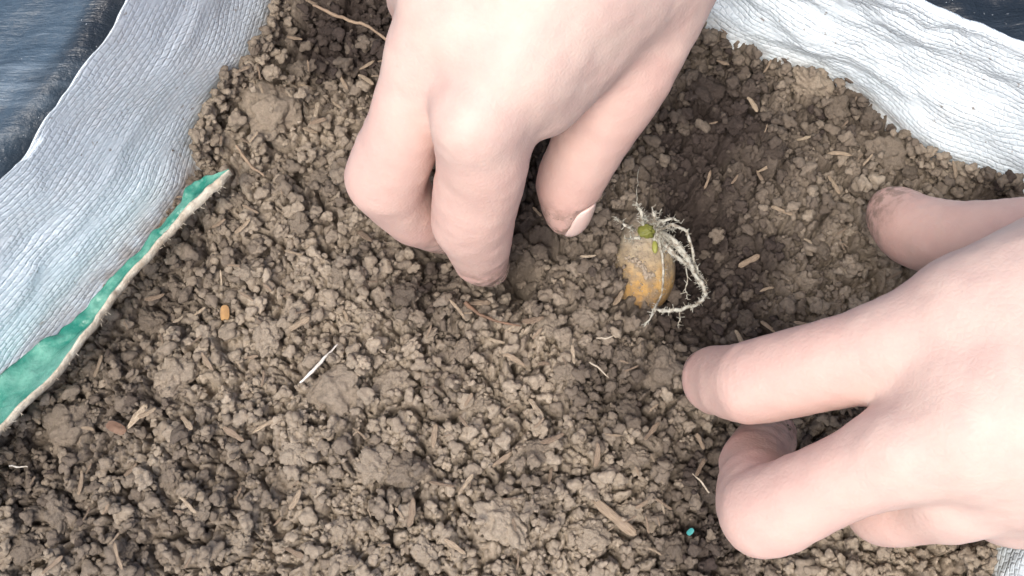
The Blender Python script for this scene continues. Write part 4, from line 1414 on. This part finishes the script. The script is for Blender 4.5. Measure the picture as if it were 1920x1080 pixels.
strand('brown_stem', [(872, 565), (892, 585), (925, 600), (975, 612)], [0.05, 0.04, 0.035, 0.02], simple('brown_stem', (0.20, 0.115, 0.07), (0.13, 0.08, 0.05), 300, 0.7), 'thin reddish brown stem on the soil below the top hand\'s index finger', 'stem', 0.03, 8, 0.12)


def flake(name, px, py, lpx, wpx, ang, mat, label, cat, thick=0.03, seed=0):
    r = np.random.default_rng(seed + 400)
    n = 18
    th = np.linspace(0, 2 * math.pi, n, endpoint=False)
    rad = 1 + 0.22 * vnoise(np.stack([np.cos(th) * 1.5 + seed, np.sin(th) * 1.5, th * 0], 1))
    sx, sy = lpx * pxcm / 2, wpx * pxcm / 2
    ringv = np.stack([np.sign(np.cos(th)) * np.abs(np.cos(th)) ** 0.7 * sx * rad, np.sign(np.sin(th)) * np.abs(np.sin(th)) ** 0.7 * sy * rad, 0.06 * np.cos(2 * th) * sx], 1)
    V = np.concatenate([ringv + [0, 0, thick], ringv, [[0, 0, thick * 1.3]], [[0, 0, 0]]])
    F_ = [[q, (q + 1) % n, 2 * n] for q in range(n)] + [[n + (q + 1) % n, n + q, 2 * n + 1] for q in range(n)] + [[q, n + q, n + (q + 1) % n, (q + 1) % n] for q in range(n)]
    c = at(px, py, 0)
    o = link(name, mesh_from(name, V, F_, False), mat, None, (c[0], c[1], top_z(c[0], c[1], 3) + 0.06))
    o.rotation_euler = (r.uniform(-.25, .25), r.uniform(-.25, .25), math.radians(ang))
    return tag(o, label, cat)


flake('orange_chip', 425, 592, 30, 17, 95, simple('orange_chip', (0.40, 0.23, 0.085), (0.30, 0.17, 0.075), 700, 0.75), 'small orange wood chip on the soil right of the green flap', 'wood chip', 0.06, 1)
flake('leaf_scrap', 226, 806, 40, 20, -25, simple('leaf_scrap', (0.13, 0.07, 0.045), (0.22, 0.14, 0.095), 500, 0.85), 'reddish brown dead leaf scrap low on the soil at lower left', 'leaf', 0.02, 2)
flake('plastic_scrap', 1293, 998, 15, 10, 40, simple('teal_plastic', (0.05, 0.30, 0.30), (0.10, 0.38, 0.36), 500, 0.4), 'tiny teal plastic scrap on the soil left of the bent middle finger', 'plastic scrap', 0.02, 3)

# crumbs stuck on the sack walls
def wall_point(px, py):
    """First point of the sack's inner wall along the line of sight."""
    R = np.array(SACK_ROWS[20:76]).reshape(-1, 3)
    d = R - CAM
    depth = d @ FWD
    x = d @ RIGHT / depth / TH * 960 + 960
    y = 540 - d @ UP / depth / TH * 960
    k = np.argmin((x - px) ** 2 + (y - py) ** 2)
    return R[k]


for k, (px, py, rp, lab) in enumerate([(1476, 113, 11, 'dark soil crumb stuck high on the right-hand sack wall'), (1591, 149, 11, 'dark soil crumb stuck on the right-hand sack wall just above the soil'), (325, 282, 5, 'tiny dark soil crumb stuck on the left sack wall above the green flap')]):
    p = wall_point(px, py)
    v, f = PROTO[4][k]
    o = link('soil_crumb', mesh_from('soil_crumb', v, f), simple('dark_crumb', (0.07, 0.055, 0.045), (0.12, 0.09, 0.07), 500, 0.9), None, p)
    r = rp * pxcm * 0.85
    o.scale = (r * 1.3, r * 0.7, r * 0.6)
    o.rotation_euler = (0.2, 0.3, -0.5)
    tag(o, lab, 'soil crumb')

# grains of wet earth stuck to the fingertips
r5 = np.random.default_rng(21)
for (F, f_, o, V, N, spec), tips in zip(HANDS, ((('index', 90), ('middle', 24), ('thumb', 16)), (('index', 26), ('middle', 30)))):
    gp, rr = [], []
    for fing, count in tips:
        tip, tr = joint(*(spec['thumb'] if fing == 'thumb' else spec['fingers'][fing])[-1])
        d = np.linalg.norm(V - tip, axis=1)
        cand = np.where((d < 1.5) & (N @ -FWD > -0.2))[0]
        wgt = np.exp(-(d[cand] / 0.75) ** 2); wgt /= wgt.sum()
        pick = r5.choice(cand, count, p=wgt)
        gp.append(V[pick]); rr.append(r5.uniform(0.010, 0.026, count) * np.where(r5.random(count) < 0.15, 2.0, 1.0))
    gp, rr = np.concatenate(gp), np.concatenate(rr)
    g = merged('stuck_grains', gp[:, 0], gp[:, 1], gp[:, 2], rr, lambda r: np.full(len(r), 2), M_SOIL, 9)
    g.parent = o
    g['kind'] = 'stuff'
